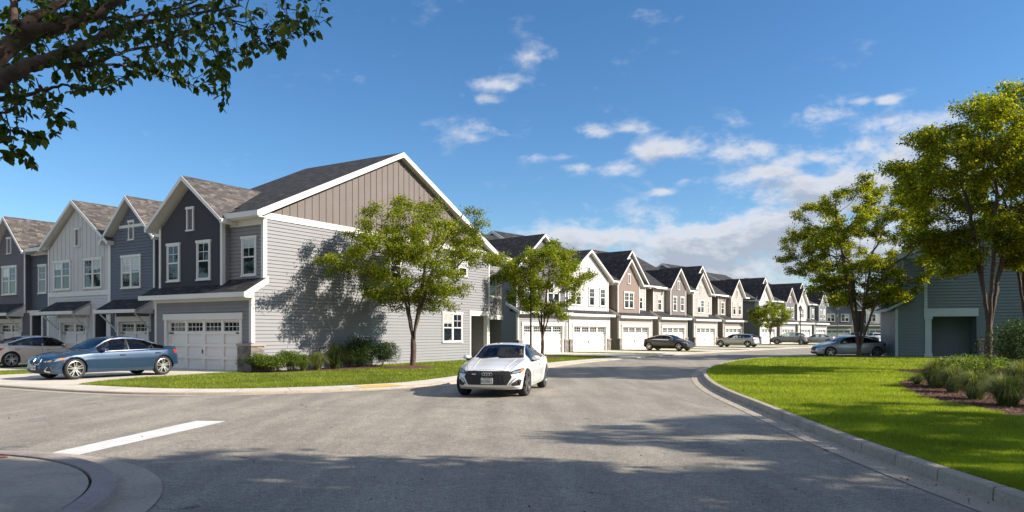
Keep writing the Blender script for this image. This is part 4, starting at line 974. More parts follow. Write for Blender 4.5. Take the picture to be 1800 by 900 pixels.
    def cell_kind(i, j):
        s = (xs[i] + xs[i + 1]) / 2
        k6, k7, k8 = keyidx[6], keyidx[7], keyidx[8]
        a, b = spec['side']; hgt = P[i][k7, 2] - P[i][k6, 2]
        if k6 + 1 <= j < k7 and a < s < b and min(hgt, P[i + 1][k7, 2] - P[i + 1][k6, 2]) > .04:
            pl = spec['pillars']
            for q in range(0, len(pl), 2):
                if pl[q] <= s <= pl[q + 1]: return 'pillar'
            return 'side'
        if j == k6 and a < s < b and hgt > .03: return 'wtrim'
        if j == k7 and a < s < b and hgt > .03: return 'wtrim' if style != 'x' else 'body'
        if spec['ws'][0] < s < spec['ws'][1] and j >= k8: return 'ws'
        if spec['rw'][0] < s < spec['rw'][1] and j >= k8: return 'rw'
        return 'body'
    faces = {k: [] for k in ('body', 'side', 'pillar', 'wtrim', 'ws', 'rw', 'under')}
    # wheel arch snapping
    for xc in (wb_f, wb_r):
        dx = V[:, 0] - xc; dz = V[:, 2] - wr; dd = np.sqrt(dx * dx + dz * dz); m_ = (dd < RA + .018) & (dd > RA - .018) & (V[:, 1] > hw * .6)
        V[m_, 0] = xc + dx[m_] / dd[m_] * RA; V[m_, 2] = wr + dz[m_] / dd[m_] * RA
    def inarch(c): 
        return c[1] > hw * .55 and any(math.hypot(c[0] - xc, c[2] - wr) < RA - .004 for xc in (wb_f, wb_r))
    for i in range(nxs - 1):
        for j in range(nR - 1):
            q = (i * nR + j, (i + 1) * nR + j, (i + 1) * nR + j + 1, i * nR + j + 1); c = V[list(q)].mean(0)
            if inarch(c): continue
            kd = cell_kind(i, j)
            if kd == 'body' and j < keyidx[1] and .035 < xs[i] < .965: kd = 'under'
            faces[kd].append(q)
    NC = 12; capf = []
    for i, end in ((0, 1), (nxs - 1, -1)):
        b0 = len(V); g = np.zeros((nR, NC + 1, 3)); xe = end * L / 2
        for s_ in range(NC + 1):
            y_ = P[i][:, 1] * s_ / NC; g[:, s_, 1] = y_; g[:, s_, 2] = P[i][:, 2]; g[:, s_, 0] = xe - end * shf(y_, P[i][:, 2])
        V = np.vstack([V, g.reshape(-1, 3)])
        for j in range(nR - 1):
            for s_ in range(NC): k = b0 + j * (NC + 1) + s_; capf.append((k, k + 1, k + NC + 2, k + NC + 1))
    N0 = len(V); VM = V.copy(); VM[:, 1] *= -1; VV = np.vstack([V, VM])
    def emit(name, fs, mat, parent, smooth=True, caps=False, mirs=(0, 1)):
        bm = bmesh.new(); used = {}
        def gv(k):
            if k not in used: used[k] = bm.verts.new(VV[k])
            return used[k]
        for q in fs:
            for mir in mirs:
                qq = [gv(a + mir * N0) for a in (q if not mir else q[::-1])]
                try: bm.faces.new(qq)
                except ValueError: pass
        bmesh.ops.remove_doubles(bm, verts=bm.verts[:], dist=.0004)
        bmesh.ops.recalc_face_normals(bm, faces=bm.faces[:])
        me = bpy.data.meshes.new(name); bm.to_mesh(me); bm.free(); me.materials.append(M[mat]); me.polygons.foreach_set('use_smooth', [True] * len(me.polygons))
        try: me.set_sharp_from_angle(angle=R(38))
        except Exception: pass
        o = bpy.data.objects.new(name, me); COL.objects.link(o); o.parent = parent; return o
    body = emit('body', faces['body'] + capf, paint, root)
    emit('underbody', faces['under'], 'blackplastic', root)
    cuts = [0] + [(spec['pillars'][q] + spec['pillars'][q + 1]) / 2 for q in range(0, len(spec['pillars']), 2)] + [1]
    for mir in (0, 1):
        for q in range(len(cuts) - 1):
            fs = [f for f in faces['side'] if cuts[q] < (xs[f[0] // nR] + xs[f[1] // nR]) / 2 < cuts[q + 1]]
            if fs: emit('side_window', fs, 'carglass', root, mirs=(mir,))
            if q:
                fp = [f for f in faces['pillar'] if abs((xs[f[0] // nR] + xs[f[1] // nR]) / 2 - cuts[q]) < .02]
                if fp: emit('pillar_cover', fp, 'blackplastic', root, mirs=(mir,))
        emit('window_trim', faces['wtrim'], trimmat, root, mirs=(mir,))
    wsf = faces['ws'] ; emit('windscreen', wsf, 'carglass', root); emit('rear_window', faces['rw'], 'carglass', root)
    # projection onto the bodywork
    bv = []; 
    for kd in ('body', 'side', 'pillar', 'wtrim', 'ws', 'rw'):
        for q in faces[kd]: bv.append(q); bv.append(tuple(a + N0 for a in q[::-1]))
    for q in capf: bv.append(q); bv.append(tuple(a + N0 for a in q[::-1]))
    tree = BVHTree.FromPolygons([tuple(v) for v in VV], bv)
    def pr(o, d, off):
        h = tree.ray_cast(Vector(o), Vector(d), 12)
        if h[0] is None: return None
        return h[0] - Vector(d) * off
    def patch(name, polys, mat, dirn, off=.006, parent=root, res=.022, mirror=False, depth=.02):
        bm = bmesh.new(); polys = list(polys)
        if mirror: polys = polys + [[(-a, b) for a, b in p][::-1] for p in polys]
        for poly in polys:
            b2 = bmesh.new(); vs = [b2.verts.new((a, b, 0)) for a, b in poly]; b2.faces.new(vs)
            xsA = [p[0] for p in poly]; ysA = [p[1] for p in poly]
            u = math.floor(min(xsA) / res) * res + res
            while u < max(xsA):
                bmesh.ops.bisect_plane(b2, geom=b2.verts[:] + b2.edges[:] + b2.faces[:], plane_co=(u, 0, 0), plane_no=(1, 0, 0)); u += res
            u = math.floor(min(ysA) / res) * res + res
            while u < max(ysA):
                bmesh.ops.bisect_plane(b2, geom=b2.verts[:] + b2.edges[:] + b2.faces[:], plane_co=(0, u, 0), plane_no=(0, 1, 0)); u += res
            ok = True
            for v in b2.verts:
                a, b = v.co.x, v.co.y
                if dirn == 'front': o, d = (6, a, b), (-1, 0, 0)
                elif dirn == 'rear': o, d = (-6, a, b), (1, 0, 0)
                elif dirn == 'left': o, d = (a, 4, b), (0, -1, 0)
                elif dirn == 'right': o, d = (a, -4, b), (0, 1, 0)
                elif dirn == 'top': o, d = (a, b, 4), (0, 0, -1)
                p = pr(o, d, off)
                if p is None: ok = False; break
                v.co = p
            if ok:
                me_ = bpy.data.meshes.new('tmp'); b2.to_mesh(me_); bm.from_mesh(me_); bpy.data.meshes.remove(me_)
            b2.free()
        if not len(bm.faces): bm.free(); return None
        bmesh.ops.remove_doubles(bm, verts=bm.verts[:], dist=.0003)
        dv = {'front': (-1, 0, 0), 'rear': (1, 0, 0), 'left': (0, -1, 0), 'right': (0, 1, 0), 'top': (0, 0, -1)}[dirn]
        ext = bmesh.ops.extrude_face_region(bm, geom=bm.faces[:]); nv = [g for g in ext['geom'] if isinstance(g, bmesh.types.BMVert)]
        bmesh.ops.translate(bm, verts=nv, vec=Vector(dv) * (depth)); bmesh.ops.recalc_face_normals(bm, faces=bm.faces[:])
        me = bpy.data.meshes.new(name); bm.to_mesh(me); bm.free(); me.materials.append(M[mat])
        o = bpy.data.objects.new(name, me); COL.objects.link(o); o.parent = parent; return o
    def line(pts, wd=.007):
        out = []
        for i in range(len(pts) - 1):
            a, b = Vector(pts[i]), Vector(pts[i + 1]); d = (b - a).normalized(); n = Vector((-d.y, d.x)) * wd / 2
            out.append([tuple(a - n), tuple(b - n), tuple(b + n), tuple(a + n)])
        return out
    X = lambda s: L / 2 - s * L
    def zt(tab, s): return float(np.interp(s, [t[0] for t in spec[tab]], [t[1] for t in spec[tab]]))
    # door seams and handles
    pl = spec['pillars']; two = len(pl) > 2
    front_cut = .335 if two else .33; dz0 = .30
    for sd in ('left', 'right'):
        seams = []
        mid = (pl[0] + pl[1]) / 2
        seams += line([(X(front_cut - .01), zt('zbelt', .33) - .0), (X(front_cut - .015), .6), (X(front_cut), dz0)])
        seams += line([(X(mid), zt('zbelt', mid) - .0), (X(mid), dz0)])
        seams += line([(X(front_cut), dz0), (X(mid), dz0)])
        if two:
            e = spec['side'][1] - .035; seams += line([(X(e), zt('zbelt', e) - .0), (X(e + .0), .75), (X(e - .07), .62), (X(e - .10), .42), (X(e - .115), dz0), (X(mid), dz0)])
        if detail: patch('door_seam', seams, 'blackplastic', sd, .0022, depth=.004, res=.08)
        hs = [mid - .055] + ([spec['side'][1] - .07] if two else [])
        sg = 1 if sd == 'left' else -1
        for hx in hs:
            zz = zt('zbelt', hx) - .12; p = pr((X(hx), sg * 4, zz), (0, -sg, 0), .0)
            if p is not None:
                mb = MB(); mb.box(-.10, .10, -.012, .03, -.014, .016); hd = mb.build('door_handle', paint if style != 'sedan' else 'blackplastic' if False else paint, root); hd.location = p; 
                if sg < 0: hd.scale.y = -1
                bv_ = hd
                if detail > 1: patch('handle_recess', [[(X(hx) - .09, zz - .03), (X(hx) + .09, zz - .03), (X(hx) + .09, zz + .02), (X(hx) - .09, zz + .02)]], 'blackplastic', sd, .002, depth=.004)
        # sill
        patch('sill_trim', [[(wb_r + RA + .02, .215), (wb_f - RA - .02, .215), (wb_f - RA - .04, .265), (wb_r + RA + .04, .265)]], 'blackplastic' if style != 'coupe' else 'blackplastic', sd, .003, depth=.01, res=.1)
        # mirror
        mx = X(front_cut + .03); mz = zt('zbelt', front_cut + .03) + .07
        mp = Vector((mx, sg * (hw * .93), mz))
        bm = bmesh.new(); bmesh.ops.create_icosphere(bm, subdivisions=3, radius=1)
        for v in bm.verts:
            x, y, zz = v.co; f = 1 - .25 * max(0, y)
            v.co = ((-.075 if x < 0 else .11) * abs(x) * 1.0 * f if True else 0, y * .125, zz * (.075 if zz > 0 else .055) * f)
        me = bpy.data.meshes.new('mirror'); bm.to_mesh(me); bm.free(); me.materials.append(M[paint]); me.polygons.foreach_set('use_smooth', [True] * len(me.polygons))
        mo = bpy.data.objects.new('mirror', me); COL.objects.link(mo); mo.parent = root; mo.location = mp + Vector((0, sg * .10, .02)); mo.rotation_euler = (0, 0, sg * .12)
        mb = MB(); mb.bar((mx + .02, sg * hw * .90, mz - .06), (mx, sg * (hw + .06), mz - .03), .02, 6); mb.build('mirror_stalk', 'blackplastic', root)
        mb = MB(); mb.box(-.074, -.066, -.1, .1, -.05, .055); g_ = mb.build('mirror_glass', 'chrome', mo)
    # hood seams
    if detail > 1:
        hz = [(X(.03), .60 * hw), (X(.12), .70 * hw), (X(.29), .76 * hw)]
        sm = line(hz) + line([(a, -b) for a, b in hz]) + line([(X(.03), -.60 * hw), (X(.03), .60 * hw)])
        patch('bonnet_seam', sm, 'blackplastic', 'top', .0022, depth=.004, res=.08)
        wp = line([(X(.285), -.55), (X(.305), .05)], .02) + line([(X(.285), .0), (X(.305), .58)], .02); patch('wiper', wp, 'blackplastic', 'top', .02, depth=.012, res=.1)
    # wheels
    for (xc, fr) in ((wb_f, True), (wb_r, False)):
        for sg in (1, -1):
            wn = empty('wheel', (xc, sg * (hw - .14), wr), 0); wn.parent = root
            mb = MB(); tw = .11; ro = wr; ri = wr - .09 if style != 'coupe' else wr - .068
            mb.lathe([(ri, -tw), (ri + .03, -tw - .004), (ro - .025, -tw + .004), (ro - .004, -tw + .03), (ro, 0), (ro - .004, tw - .03), (ro - .025, tw - .004), (ri + .03, tw + .004), (ri, tw)], 40 if detail > 1 else 24, axis='y')
            mb.build('tyre', 'rubber', wn, smooth=True)
            mb = MB(); yo = tw * .96 * sg
            mb.lathe([(ri + .003, yo), (ri - .012, yo + .004 * sg), (ri - .022, yo - .01 * sg), (ri - .03, yo - .13 * sg), (.05, yo - .15 * sg), (.001, yo - .15 * sg)], 36 if detail > 1 else 20, axis='y')
            rim_b = mb.build('rim', rims, wn, smooth='auto')
            mb = MB(); mb.lathe([(ri - .035, yo - .08 * sg), (.0, yo - .085 * sg)], 28, axis='y'); mb.build('brake_disc', 'blackplastic', wn)
            mb = MB(); n = spokes
            for q in range(n):
                if style == 'coupe': a0 = 2 * math.pi * q / n; subs = ((a0, .030, .018, .12), )
                else: a0 = 2 * math.pi * q / n; subs = ((a0, .022, .012, .0),)
                for (a, w0, w1, tw_) in subs:
                    for lean in ((-.16, .16) if style in ('sedan', 'coupe') and n <= 5 else ((-.09 if q % 2 else .09),)):
                        c0, s0 = math.cos(a), math.sin(a); c1, s1 = math.cos(a + lean * 1.3 + tw_), math.sin(a + lean * 1.3 + tw_)
                        r0, r1 = .04, ri - .012
                        p0 = Vector((r0 * c0, 0, r0 * s0)); p1 = Vector((r1 * c1, 0, r1 * s1)); d = (p1 - p0).normalized(); nn = Vector((-d.z, 0, d.x))
                        A = [p0 - nn * w0, p1 - nn * w1, p1 + nn * w1, p0 + nn * w0]
                        lo_ = [Vector((p.x, yo - .05 * sg, p.z)) for p in A]; hi_ = [Vector((A[0].x, yo - .018 * sg, A[0].z)), Vector((A[1].x, yo - .004 * sg, A[1].z)), Vector((A[2].x, yo - .004 * sg, A[2].z)), Vector((A[3].x, yo - .018 * sg, A[3].z))]
                        mb.hull8(lo_, hi_)
            mb.lathe([(.055, yo - .03 * sg), (.05, yo - .012 * sg), (.0, yo - .010 * sg)], 16, axis='y'); mb.build('spokes', rims, wn)
            if fr and style == 'coupe': wn.rotation_euler = (0, 0, R(-7))
            # arch lip following the bodywork
            mb = MB(); n = 44; prev = None
            for q in range(n + 1):
                a = -.22 + (math.pi + .44) * q / n; ca, sa = math.cos(a), math.sin(a); o_ = (xc + (RA + .020) * ca, sg * 4, wr + (RA + .020) * sa)
                hit = tree.ray_cast(Vector(o_), Vector((0, -sg, 0)), 6); 
                if hit[0] is None or abs(hit[0].y) < hw * .7: prev = None; continue
                ys = hit[0].y; cur = [(xc + (RA + .022) * ca, ys - sg * .002, wr + (RA + .022) * sa), (xc + (RA + .012) * ca, ys + sg * .007, wr + (RA + .012) * sa), (xc + (RA - .012) * ca, ys + sg * .006, wr + (RA - .012) * sa), (xc + (RA - .012) * ca, ys - sg * .09, wr + (RA - .012) * sa)]
                if prev:
                    for k in range(3): mb.quad([prev[k], cur[k], cur[k + 1], prev[k + 1]])
                prev = cur
            mb.build('arch_lip', paint, root, smooth='auto')
            # wheel well
            mb = MB(); n = 20; y0, y1 = sg * (hw * .52), sg * (hw - .03)
            for q in range(n):
                a, b = -.15 + (math.pi + .3) * q / n, -.15 + (math.pi + .3) * (q + 1) / n
                pa = (xc + RA * math.cos(a), wr + RA * math.sin(a)); pb = (xc + RA * math.cos(b), wr + RA * math.sin(b))
                mb.quad([(pa[0], y0, pa[1]), (pb[0], y0, pb[1]), (pb[0], y1, pb[1]), (pa[0], y1, pa[1])]); mb.quad([(xc, y0, wr - .1), (pa[0], y0, pa[1]), (pb[0], y0, pb[1])])
            mb.build('wheel_arch', 'wellblack', root)
    # interior
    mb = MB(); fl = .35; mb.box(X(.9), X(.3), -hw * .86, hw * .86, fl, fl + .04); mb.box(X(.36), X(.30), -hw * .80, hw * .80, .5, zt('zbelt', .3) - .02); mb.build('cabin', 'seat', root)
    for (sx, yy) in ((.52, .37), (.52, -.37), (.70, .37), (.70, -.37)):
        mb = MB(); zz = zt('ztop', .53)
        mb.hull8([(X(sx) + .05, yy - .24, .5), (X(sx) + .05, yy + .24, .5), (X(sx + .045) + .02, yy + .2, zz - .36), (X(sx + .045) + .02, yy - .2, zz - .36)], [(X(sx) - .07, yy - .24, .5), (X(sx) - .07, yy + .24, .5), (X(sx + .045) - .08, yy + .2, zz - .36), (X(sx + .045) - .08, yy - .2, zz - .36)])
        mb.box(X(sx + .05) - .07, X(sx + .05) + .03, yy - .12, yy + .12, zz - .34, zz - .16); mb.box(X(sx) - .05, X(sx) + .42, yy - .24, yy + .24, .42, .58); mb.build('seat', seatm, root)
    st = MB(); n = 18
    cx_, cy_, cz_ = X(.375), .37, zt('zbelt', .4) + .02
    for q in range(n):
        a, b = 2 * math.pi * q / n, 2 * math.pi * (q + 1) / n
        st.bar((cx_ - .18 * math.sin(a) * .35, cy_ + .18 * math.cos(a), cz_ + .18 * math.sin(a)), (cx_ - .18 * math.sin(b) * .35, cy_ + .18 * math.cos(b), cz_ + .18 * math.sin(b)), .014, 5)
    st.build('steering_wheel', 'blackplastic', root)
    return dict(root=root, patch=patch, pr=pr, X=X, line=line, hw=hw, L=L, body=body, zt=zt, spec=spec)

def text_on(parent, txt, loc, rot, size, mat, name='lettering', ext=.002):
    cu = bpy.data.curves.new(name, 'FONT'); cu.body = txt; cu.size = size; cu.align_x = 'CENTER'; cu.align_y = 'CENTER'; cu.extrude = ext
    o = bpy.data.objects.new('tmp_t', cu); COL.objects.link(o); dg = bpy.context.evaluated_depsgraph_get(); me = bpy.data.meshes.new_from_object(o.evaluated_get(dg)); bpy.data.objects.remove(o)
    me.name = name; me.materials.clear(); me.materials.append(M[mat]); t = bpy.data.objects.new(name, me); COL.objects.link(t); t.parent = parent; t.location = loc; t.rotation_euler = rot; return t

def add_plate(c, rear, z, w=.305, h=.155, txt='', y=0):
    d = (1, 0, 0) if rear else (-1, 0, 0); p = c['pr']((-6 if rear else 6, y, z), d, .02)
    if p is None: return
    mb = MB(); mb.box(-.012, .012, -w / 2, w / 2, -h / 2, h / 2); o = mb.build('number_plate', 'plate', c['root']); o.location = p
    if txt: text_on(o, txt, (.013 if not rear else -.013, 0, -.015), (R(90), 0, R(90) if not rear else R(-90)), .085, 'platetext')
    if txt: text_on(o, 'MARYLAND', (.013 if not rear else -.013, 0, .055), (R(90), 0, R(90) if not rear else R(-90)), .03, 'platetext')

def generic_ends(c, grille=True, kind='sedan'):
    hw = c['hw']; pt = c['patch']; r = c['root']; zb = c['zt']('zbelt', .05)
    # head lamps (front projection, y/z) and side wrap
    pt('headlight', [[(.46, zb - .10), (.80, zb - .05), (.84, zb + .01), (.70, zb + .02), (.50, zb - .02)]], 'headlamp', 'front', .006)
    pt('headlight', [[(-.46, zb - .10), (-.80, zb - .05), (-.84, zb + .01), (-.70, zb + .02), (-.50, zb - .02)]], 'headlamp', 'front', .006)
    if grille: pt('grille', [[(-.36, zb - .30), (.36, zb - .30), (.42, zb - .05), (-.42, zb - .05)]], 'blackplastic', 'front', .006)
    pt('air_intake', [[(-.55, .30), (.55, .30), (.50, .40), (-.50, .40)]], 'blackplastic', 'front', .006)
    zr = c['zt']('zbelt', .97)
    for s in (1, -1):
        pt('tail_light', [[(s * .42, zr - .16), (s * (hw - .1), zr - .17), (s * (hw - .09), zr - .03), (s * .45, zr - .06)]], 'taillamp', 'rear', .006)
        sd = 'left' if s > 0 else 'right'; L = c['L']
        pt('tail_light', [[(-L / 2 + .07, zr - .17), (-L / 2 + .36, zr - .12), (-L / 2 + .30, zr - .05), (-L / 2 + .1, zr - .03)]], 'taillamp', sd, .004)
        pt('headlight', [[(L / 2 - .42, zb - .03), (L / 2 - .12, zb - .12), (L / 2 - .12, zb - .03), (L / 2 - .32, zb + .02)]], 'headlamp', sd, .004)
        pt('bumper_lip', [], 'blackplastic', 'rear') if False else None
    pt('rear_valance', [[(-.62, .30), (.62, .30), (.60, .40), (-.60, .40)]], 'blackplastic', 'rear', .006)
    add_plate(c, True, .78)

# --- white coupe
hv = Vector((-.2, -.98)).normalized(); cc = (-.16, 20.5)
c = car('car', 'white two-door coupe driving towards the camera in the middle of the road', 'car', COUPE, 4.72, 1.87, cc, math.atan2(hv.y, hv.x), 'car_white', 'alloydark', 5, 2, 'coupe', z=ZR, trimmat='blackplastic')
r_ = c['root']; pt = c['patch']; WC = c
pt('grille', [[(-.60, .53), (-.50, .345), (.50, .345), (.60, .53), (.53, .665), (-.53, .665)]], 'blackplastic', 'front', .010, res=.05)
gl = []
for i in range(-5, 6):
    gl += c['line']([(i * .10 - .04, .36), (i * .10 + .04, .65)], .008); gl += c['line']([(i * .10 + .04, .36), (i * .10 - .04, .65)], .008)
pt('grille_mesh', [g for g in gl if all(abs(q[0]) < .5 for q in g)], 'iron', 'front', .016, depth=.006)
pt('grille_surround', c['line']([(-.50, .338), (.50, .338), (.61, .53), (.54, .672), (-.54, .672), (-.61, .53), (-.50, .338)], .016), 'chrome' if False else 'blackplastic', 'front', .013)
for s in (1, -1):
    pt('headlight', [[(s * .56, .655), (s * .60, .60), (s * .80, .62), (s * .865, .70), (s * .84, .745), (s * .70, .715)]], 'headdark', 'front', .008)
    pt('headlight_lens', [[(s * .62, .655), (s * .64, .625), (s * .77, .64), (s * .80, .69), (s * .74, .69)]], 'headlamp', 'front', .012)
    pt('daytime_lamp', [[(s * .80, .645), (s * .845, .69), (s * .84, .73), (s * .80, .715)]], 'amber', 'front', .014)
    pt('air_intake', [[(s * .64, .31), (s * .80, .31), (s * .83, .45), (s * .77, .475), (s * .60, .36)]], 'blackplastic', 'front', .010)
    pt('intake_blade', c['line']([(s * .56, .345), (s * .66, .46), (s * .72, .50)], .018), 'blackplastic', 'front', .010)
    o = MB(); 
    p = c['pr']((6, s * .76, .385), (-1, 0, 0), .012)
    if p: o.lathe([(.05, 0), (.045, .01), (.0, .012)], 16, axis='y'); f_ = o.build('sensor', 'iron', r_); f_.location = p; f_.rotation_euler = (0, 0, R(-90))
    sd = 'left' if s > 0 else 'right'
    pt('tail_light', [[(-4.72 / 2 + .07, .78), (-4.72 / 2 + .36, .84), (-4.72 / 2 + .30, .90), (-4.72 / 2 + .1, .90)]], 'taillamp', sd, .004)
    pt('side_vent', [[(c['X'](.32), .76), (c['X'](.30), .745), (c['X'](.305), .72)]], 'blackplastic', sd, .004)
pt('splitter', [[(-.80, .205), (.80, .205), (.84, .23), (.55, .238), (-.55, .238), (-.84, .23)]], 'blackplastic', 'front', .010)
pt('splitter_edge', c['line']([(-.84, .27), (-.55, .245), (.55, .245), (.84, .27)], .010), 'alloydark', 'front', .016)
em = MB()
for i in range(4):
    yc = (i - 1.5) * .062; n = 20; p = c['pr']((6, yc, .60), (-1, 0, 0), .03)
    for q in range(n):
        a, b = 2 * math.pi * q / n, 2 * math.pi * (q + 1) / n
        em.bar((p.x, yc + .040 * math.cos(a), .60 + .040 * math.sin(a)), (p.x, yc + .040 * math.cos(b), .60 + .040 * math.sin(b)), .0065, 5)
em.build('emblem', 'chrome', r_)
bd = MB(); p = c['pr']((6, -.34, .60), (-1, 0, 0), .026); bd.box(p.x - .004, p.x + .004, -.40, -.30, .585, .612); bd.build('badge', 'chrome', r_)
bd = MB(); bd.box(p.x - .004, p.x + .005, -.425, -.405, .585, .612); bd.build('badge', 'taillamp', r_)
add_plate(c, False, .43, txt='4CZ96 1')
# bonnet creases are modelled as low ridges
pt('bonnet_crease', c['line']([(c['X'](.05), .42), (c['X'](.28), .50)], .03) + c['line']([(c['X'](.05), -.42), (c['X'](.28), -.50)], .03), 'car_white', 'top', .006, depth=.01)

# driver inside the white coupe
def driver(c):
    V_ = []; E_ = []; RAD = []
    def v(p, r): V_.append(p); RAD.append(r); return len(V_) - 1
    y0 = .37; sx = c['X'](.52)
    pel = v((sx + .08, y0, .60), .14); ch = v((sx + .0, y0, .82), .145); sh = v((sx - .03, y0, .98), .12); nk = v((sx - .02, y0, 1.06), .055); hd = v((sx + .01, y0, 1.15), .088); hd2 = v((sx + .015, y0, 1.21), .075)
    E_ += [(pel, ch), (ch, sh), (sh, nk), (nk, hd), (hd, hd2)]
    for s in (1, -1):
        a = v((sx - .02, y0 + s * .19, .96), .06); b = v((sx + .16, y0 + s * .24, .80), .045); w = v((sx + .40, y0 + s * .16, .92), .030); f = v((sx + .48, y0 + s * .14, .96), .032)
        E_ += [(sh, a), (a, b), (b, w), (w, f)]
        k = v((sx + .45, y0 + s * .12, .66), .075); an = v((sx + .62, y0 + s * .12, .45), .05); E_ += [(pel, k), (k, an)]
    me = bpy.data.meshes.new('person'); me.from_pydata(V_, E_, []); o = bpy.data.objects.new('person', me); COL.objects.link(o)
    sk = o.modifiers.new('s', 'SKIN'); 
    for i, d in enumerate(me.skin_vertices[0].data): d.radius = (RAD[i], RAD[i]); d.use_root = (i == 0)
    o.modifiers.new('u', 'SUBSURF').levels = 2
    dg = bpy.context.evaluated_depsgraph_get(); m2 = bpy.data.meshes.new_from_object(o.evaluated_get(dg)); o.modifiers.clear(); o.data = m2
    m2.materials.clear(); m2.materials.append(M['skin']); m2.materials.append(M['shirt'])
    for p in m2.polygons:
        p.use_smooth = True; ce = p.center; p.material_index = 1 if (ce.z < 1.03 and ce.x < sx + .36) or ce.z < .8 else 0
    o.location = c['root'].location; o.rotation_euler = c['root'].rotation_euler
    tag(o, 'driver in a dark shirt holding the steering wheel of the white coupe', 'person')
    bm = bmesh.new(); bmesh.ops.create_icosphere(bm, subdivisions=3, radius=1)
    for q in bm.verts: q.co = Vector((q.co.x * .105 - .02, q.co.y * .095, q.co.z * .09 + .03)) if True else q.co
    bmesh.ops.delete(bm, geom=[q for q in bm.verts if q.co.x > .045 and q.co.z < .05], context='VERTS')
    hm = bpy.data.meshes.new('hair'); bm.to_mesh(hm); bm.free(); hm.materials.append(M['hair']); ho = bpy.data.objects.new('hair', hm); COL.objects.link(ho); ho.parent = o; ho.location = (sx + .01, y0, 1.18)
    for nm, px, pz, r in (('eye', .03, 1.175, .010), ('nose', 0, 1.15, .014), ('mouth', 0, 1.115, .016)):
        mb = MB(); 
        for s in ((1, -1) if nm == 'eye' else (0,)): mb.lathe([(0, -r), (r * .7, -r * .5), (r, 0), (r * .7, r * .5), (0, r)], 8, c=(sx + .098, y0 + s * px, pz))
        mb.build(nm, 'hair' if nm == 'eye' else 'skin' if nm == 'nose' else 'mauve', o)
driver(c)

# --- blue sedan (heading away from the garage)
hd = math.atan2(-.857, -.516); fx, fy = wm(-1.95, -6.25); rx, ry = wm(-1.95, -3.26)
c = car('car', 'dark blue sedan parked on the corner house driveway, nose to the street', 'car', SED, 4.96, 1.87, ((fx + rx) / 2 + 0.0, (fy + ry) / 2), hd, 'car_blue', 'alloy', 10, 2, 'sedan', z=.014, trimmat='chrome')
pt = c['patch']; r_ = c['root']; L = 4.96
for s in (1, -1):
    kid = [(s * .03, .60), (s * .06, .53), (s * .27, .53), (s * .33, .61), (s * .29, .70), (s * .06, .705)]
    pt('grille', [kid], 'blackplastic', 'front', .012); pt('grille_surround', c['line'](kid + [kid[0]], .022), 'chrome', 'front', .02)
    bars = []
    for i in range(5): bars += c['line']([(s * (.08 + i * .045), .54), (s * (.08 + i * .045), .69)], .008)
    pt('grille_bar', bars, 'alloydark', 'front', .018, depth=.004)
    pt('headlight', [[(s * .40, .63), (s * .44, .565), (s * .70, .585), (s * .84, .66), (s * .80, .70), (s * .50, .675)]], 'headdark', 'front', .008)
    pt('headlight_lens', [[(s * .47, .645), (s * .49, .59), (s * .58, .60), (s * .59, .66)], [(s * .62, .66), (s * .61, .605), (s * .70, .615), (s * .72, .67)]], 'headlamp', 'front', .013)
    sd = 'left' if s > 0 else 'right'
    pt('headlight', [[(L / 2 - .60, .715), (L / 2 - .2, .60), (L / 2 - .2, .68), (L / 2 - .45, .745)]], 'headlamp', sd, .005)
    pt('side_marker', [[(L / 2 - .60, .715), (L / 2 - .44, .665), (L / 2 - .42, .725), (L / 2 - .50, .738)]], 'amber', sd, .010)
    pt('tail_light', [[(-L / 2 + .07, .82), (-L / 2 + .38, .90), (-L / 2 + .33, .96), (-L / 2 + .08, .97)]], 'taillamp', sd, .005)
    pt('tail_light', [[(s * .45, .82), (s * .84, .82), (s * .84, .96), (s * .45, .93)]], 'taillamp', 'rear', .006)
    pt('air_intake', [[(s * .62, .30), (s * .76, .33), (s * .72, .45), (s * .66, .45)]], 'blackplastic', 'front', .010)
    pt('bumper_trim', c['line']([(s * .56, .30), (s * .66, .45)], .03) + c['line']([(s * .56, .30), (s * .70, .28)], .03), 'chrome', 'front', .014)
    pt('wing_vent', [[(c['X'](.262), .40), (c['X'](.272), .40), (c['X'](.255), .60), (c['X'](.243), .60)]], 'chrome', sd, .008)
pt('air_intake', [[(-.48, .27), (.48, .27), (.52, .38), (-.52, .38)]], 'blackplastic', 'front', .008)
add_plate(c, False, .42, txt='4FH 0842')
pt('emblem', [[(-.035, .735), (.0, .72), (.035, .735), (.035, .755), (0, .77), (-.035, .755)]], 'chrome', 'front', .01)

# --- champagne sedan, nose to its garage
hd = math.atan2(.857, .516); wy = .5 * 2.95
x, y = wm(-13.1, -3.2 + 1.475)
c = car('car', 'champagne sedan with red tail lamps parked facing the garage at the left edge', 'car', SED, 4.93, 1.85, (x, y), hd, 'car_champ', 'alloy', 10, 2, 'sedan', z=.014, trimmat='chrome'); pt = c['patch']
generic_ends(c); zr = .98
for s in (1, -1): pt('tail_light', [[(s * .38, .80), (s * .86, .78), (s * .88, .90), (s * .42, .88)]], 'taillamp', 'rear', .012)
pt('bumper_trim', c['line']([(-.75, .34), (.75, .34)], .025), 'chrome', 'rear', .014)

def far_car(px0, px1, near_y, label, spec, L, W, heading, paint, nm='car', **k):
    # px0, px1: photo x of the two near wheels; near_y: photo y under them
    Y = F * HC / (near_y - HOR); return Y
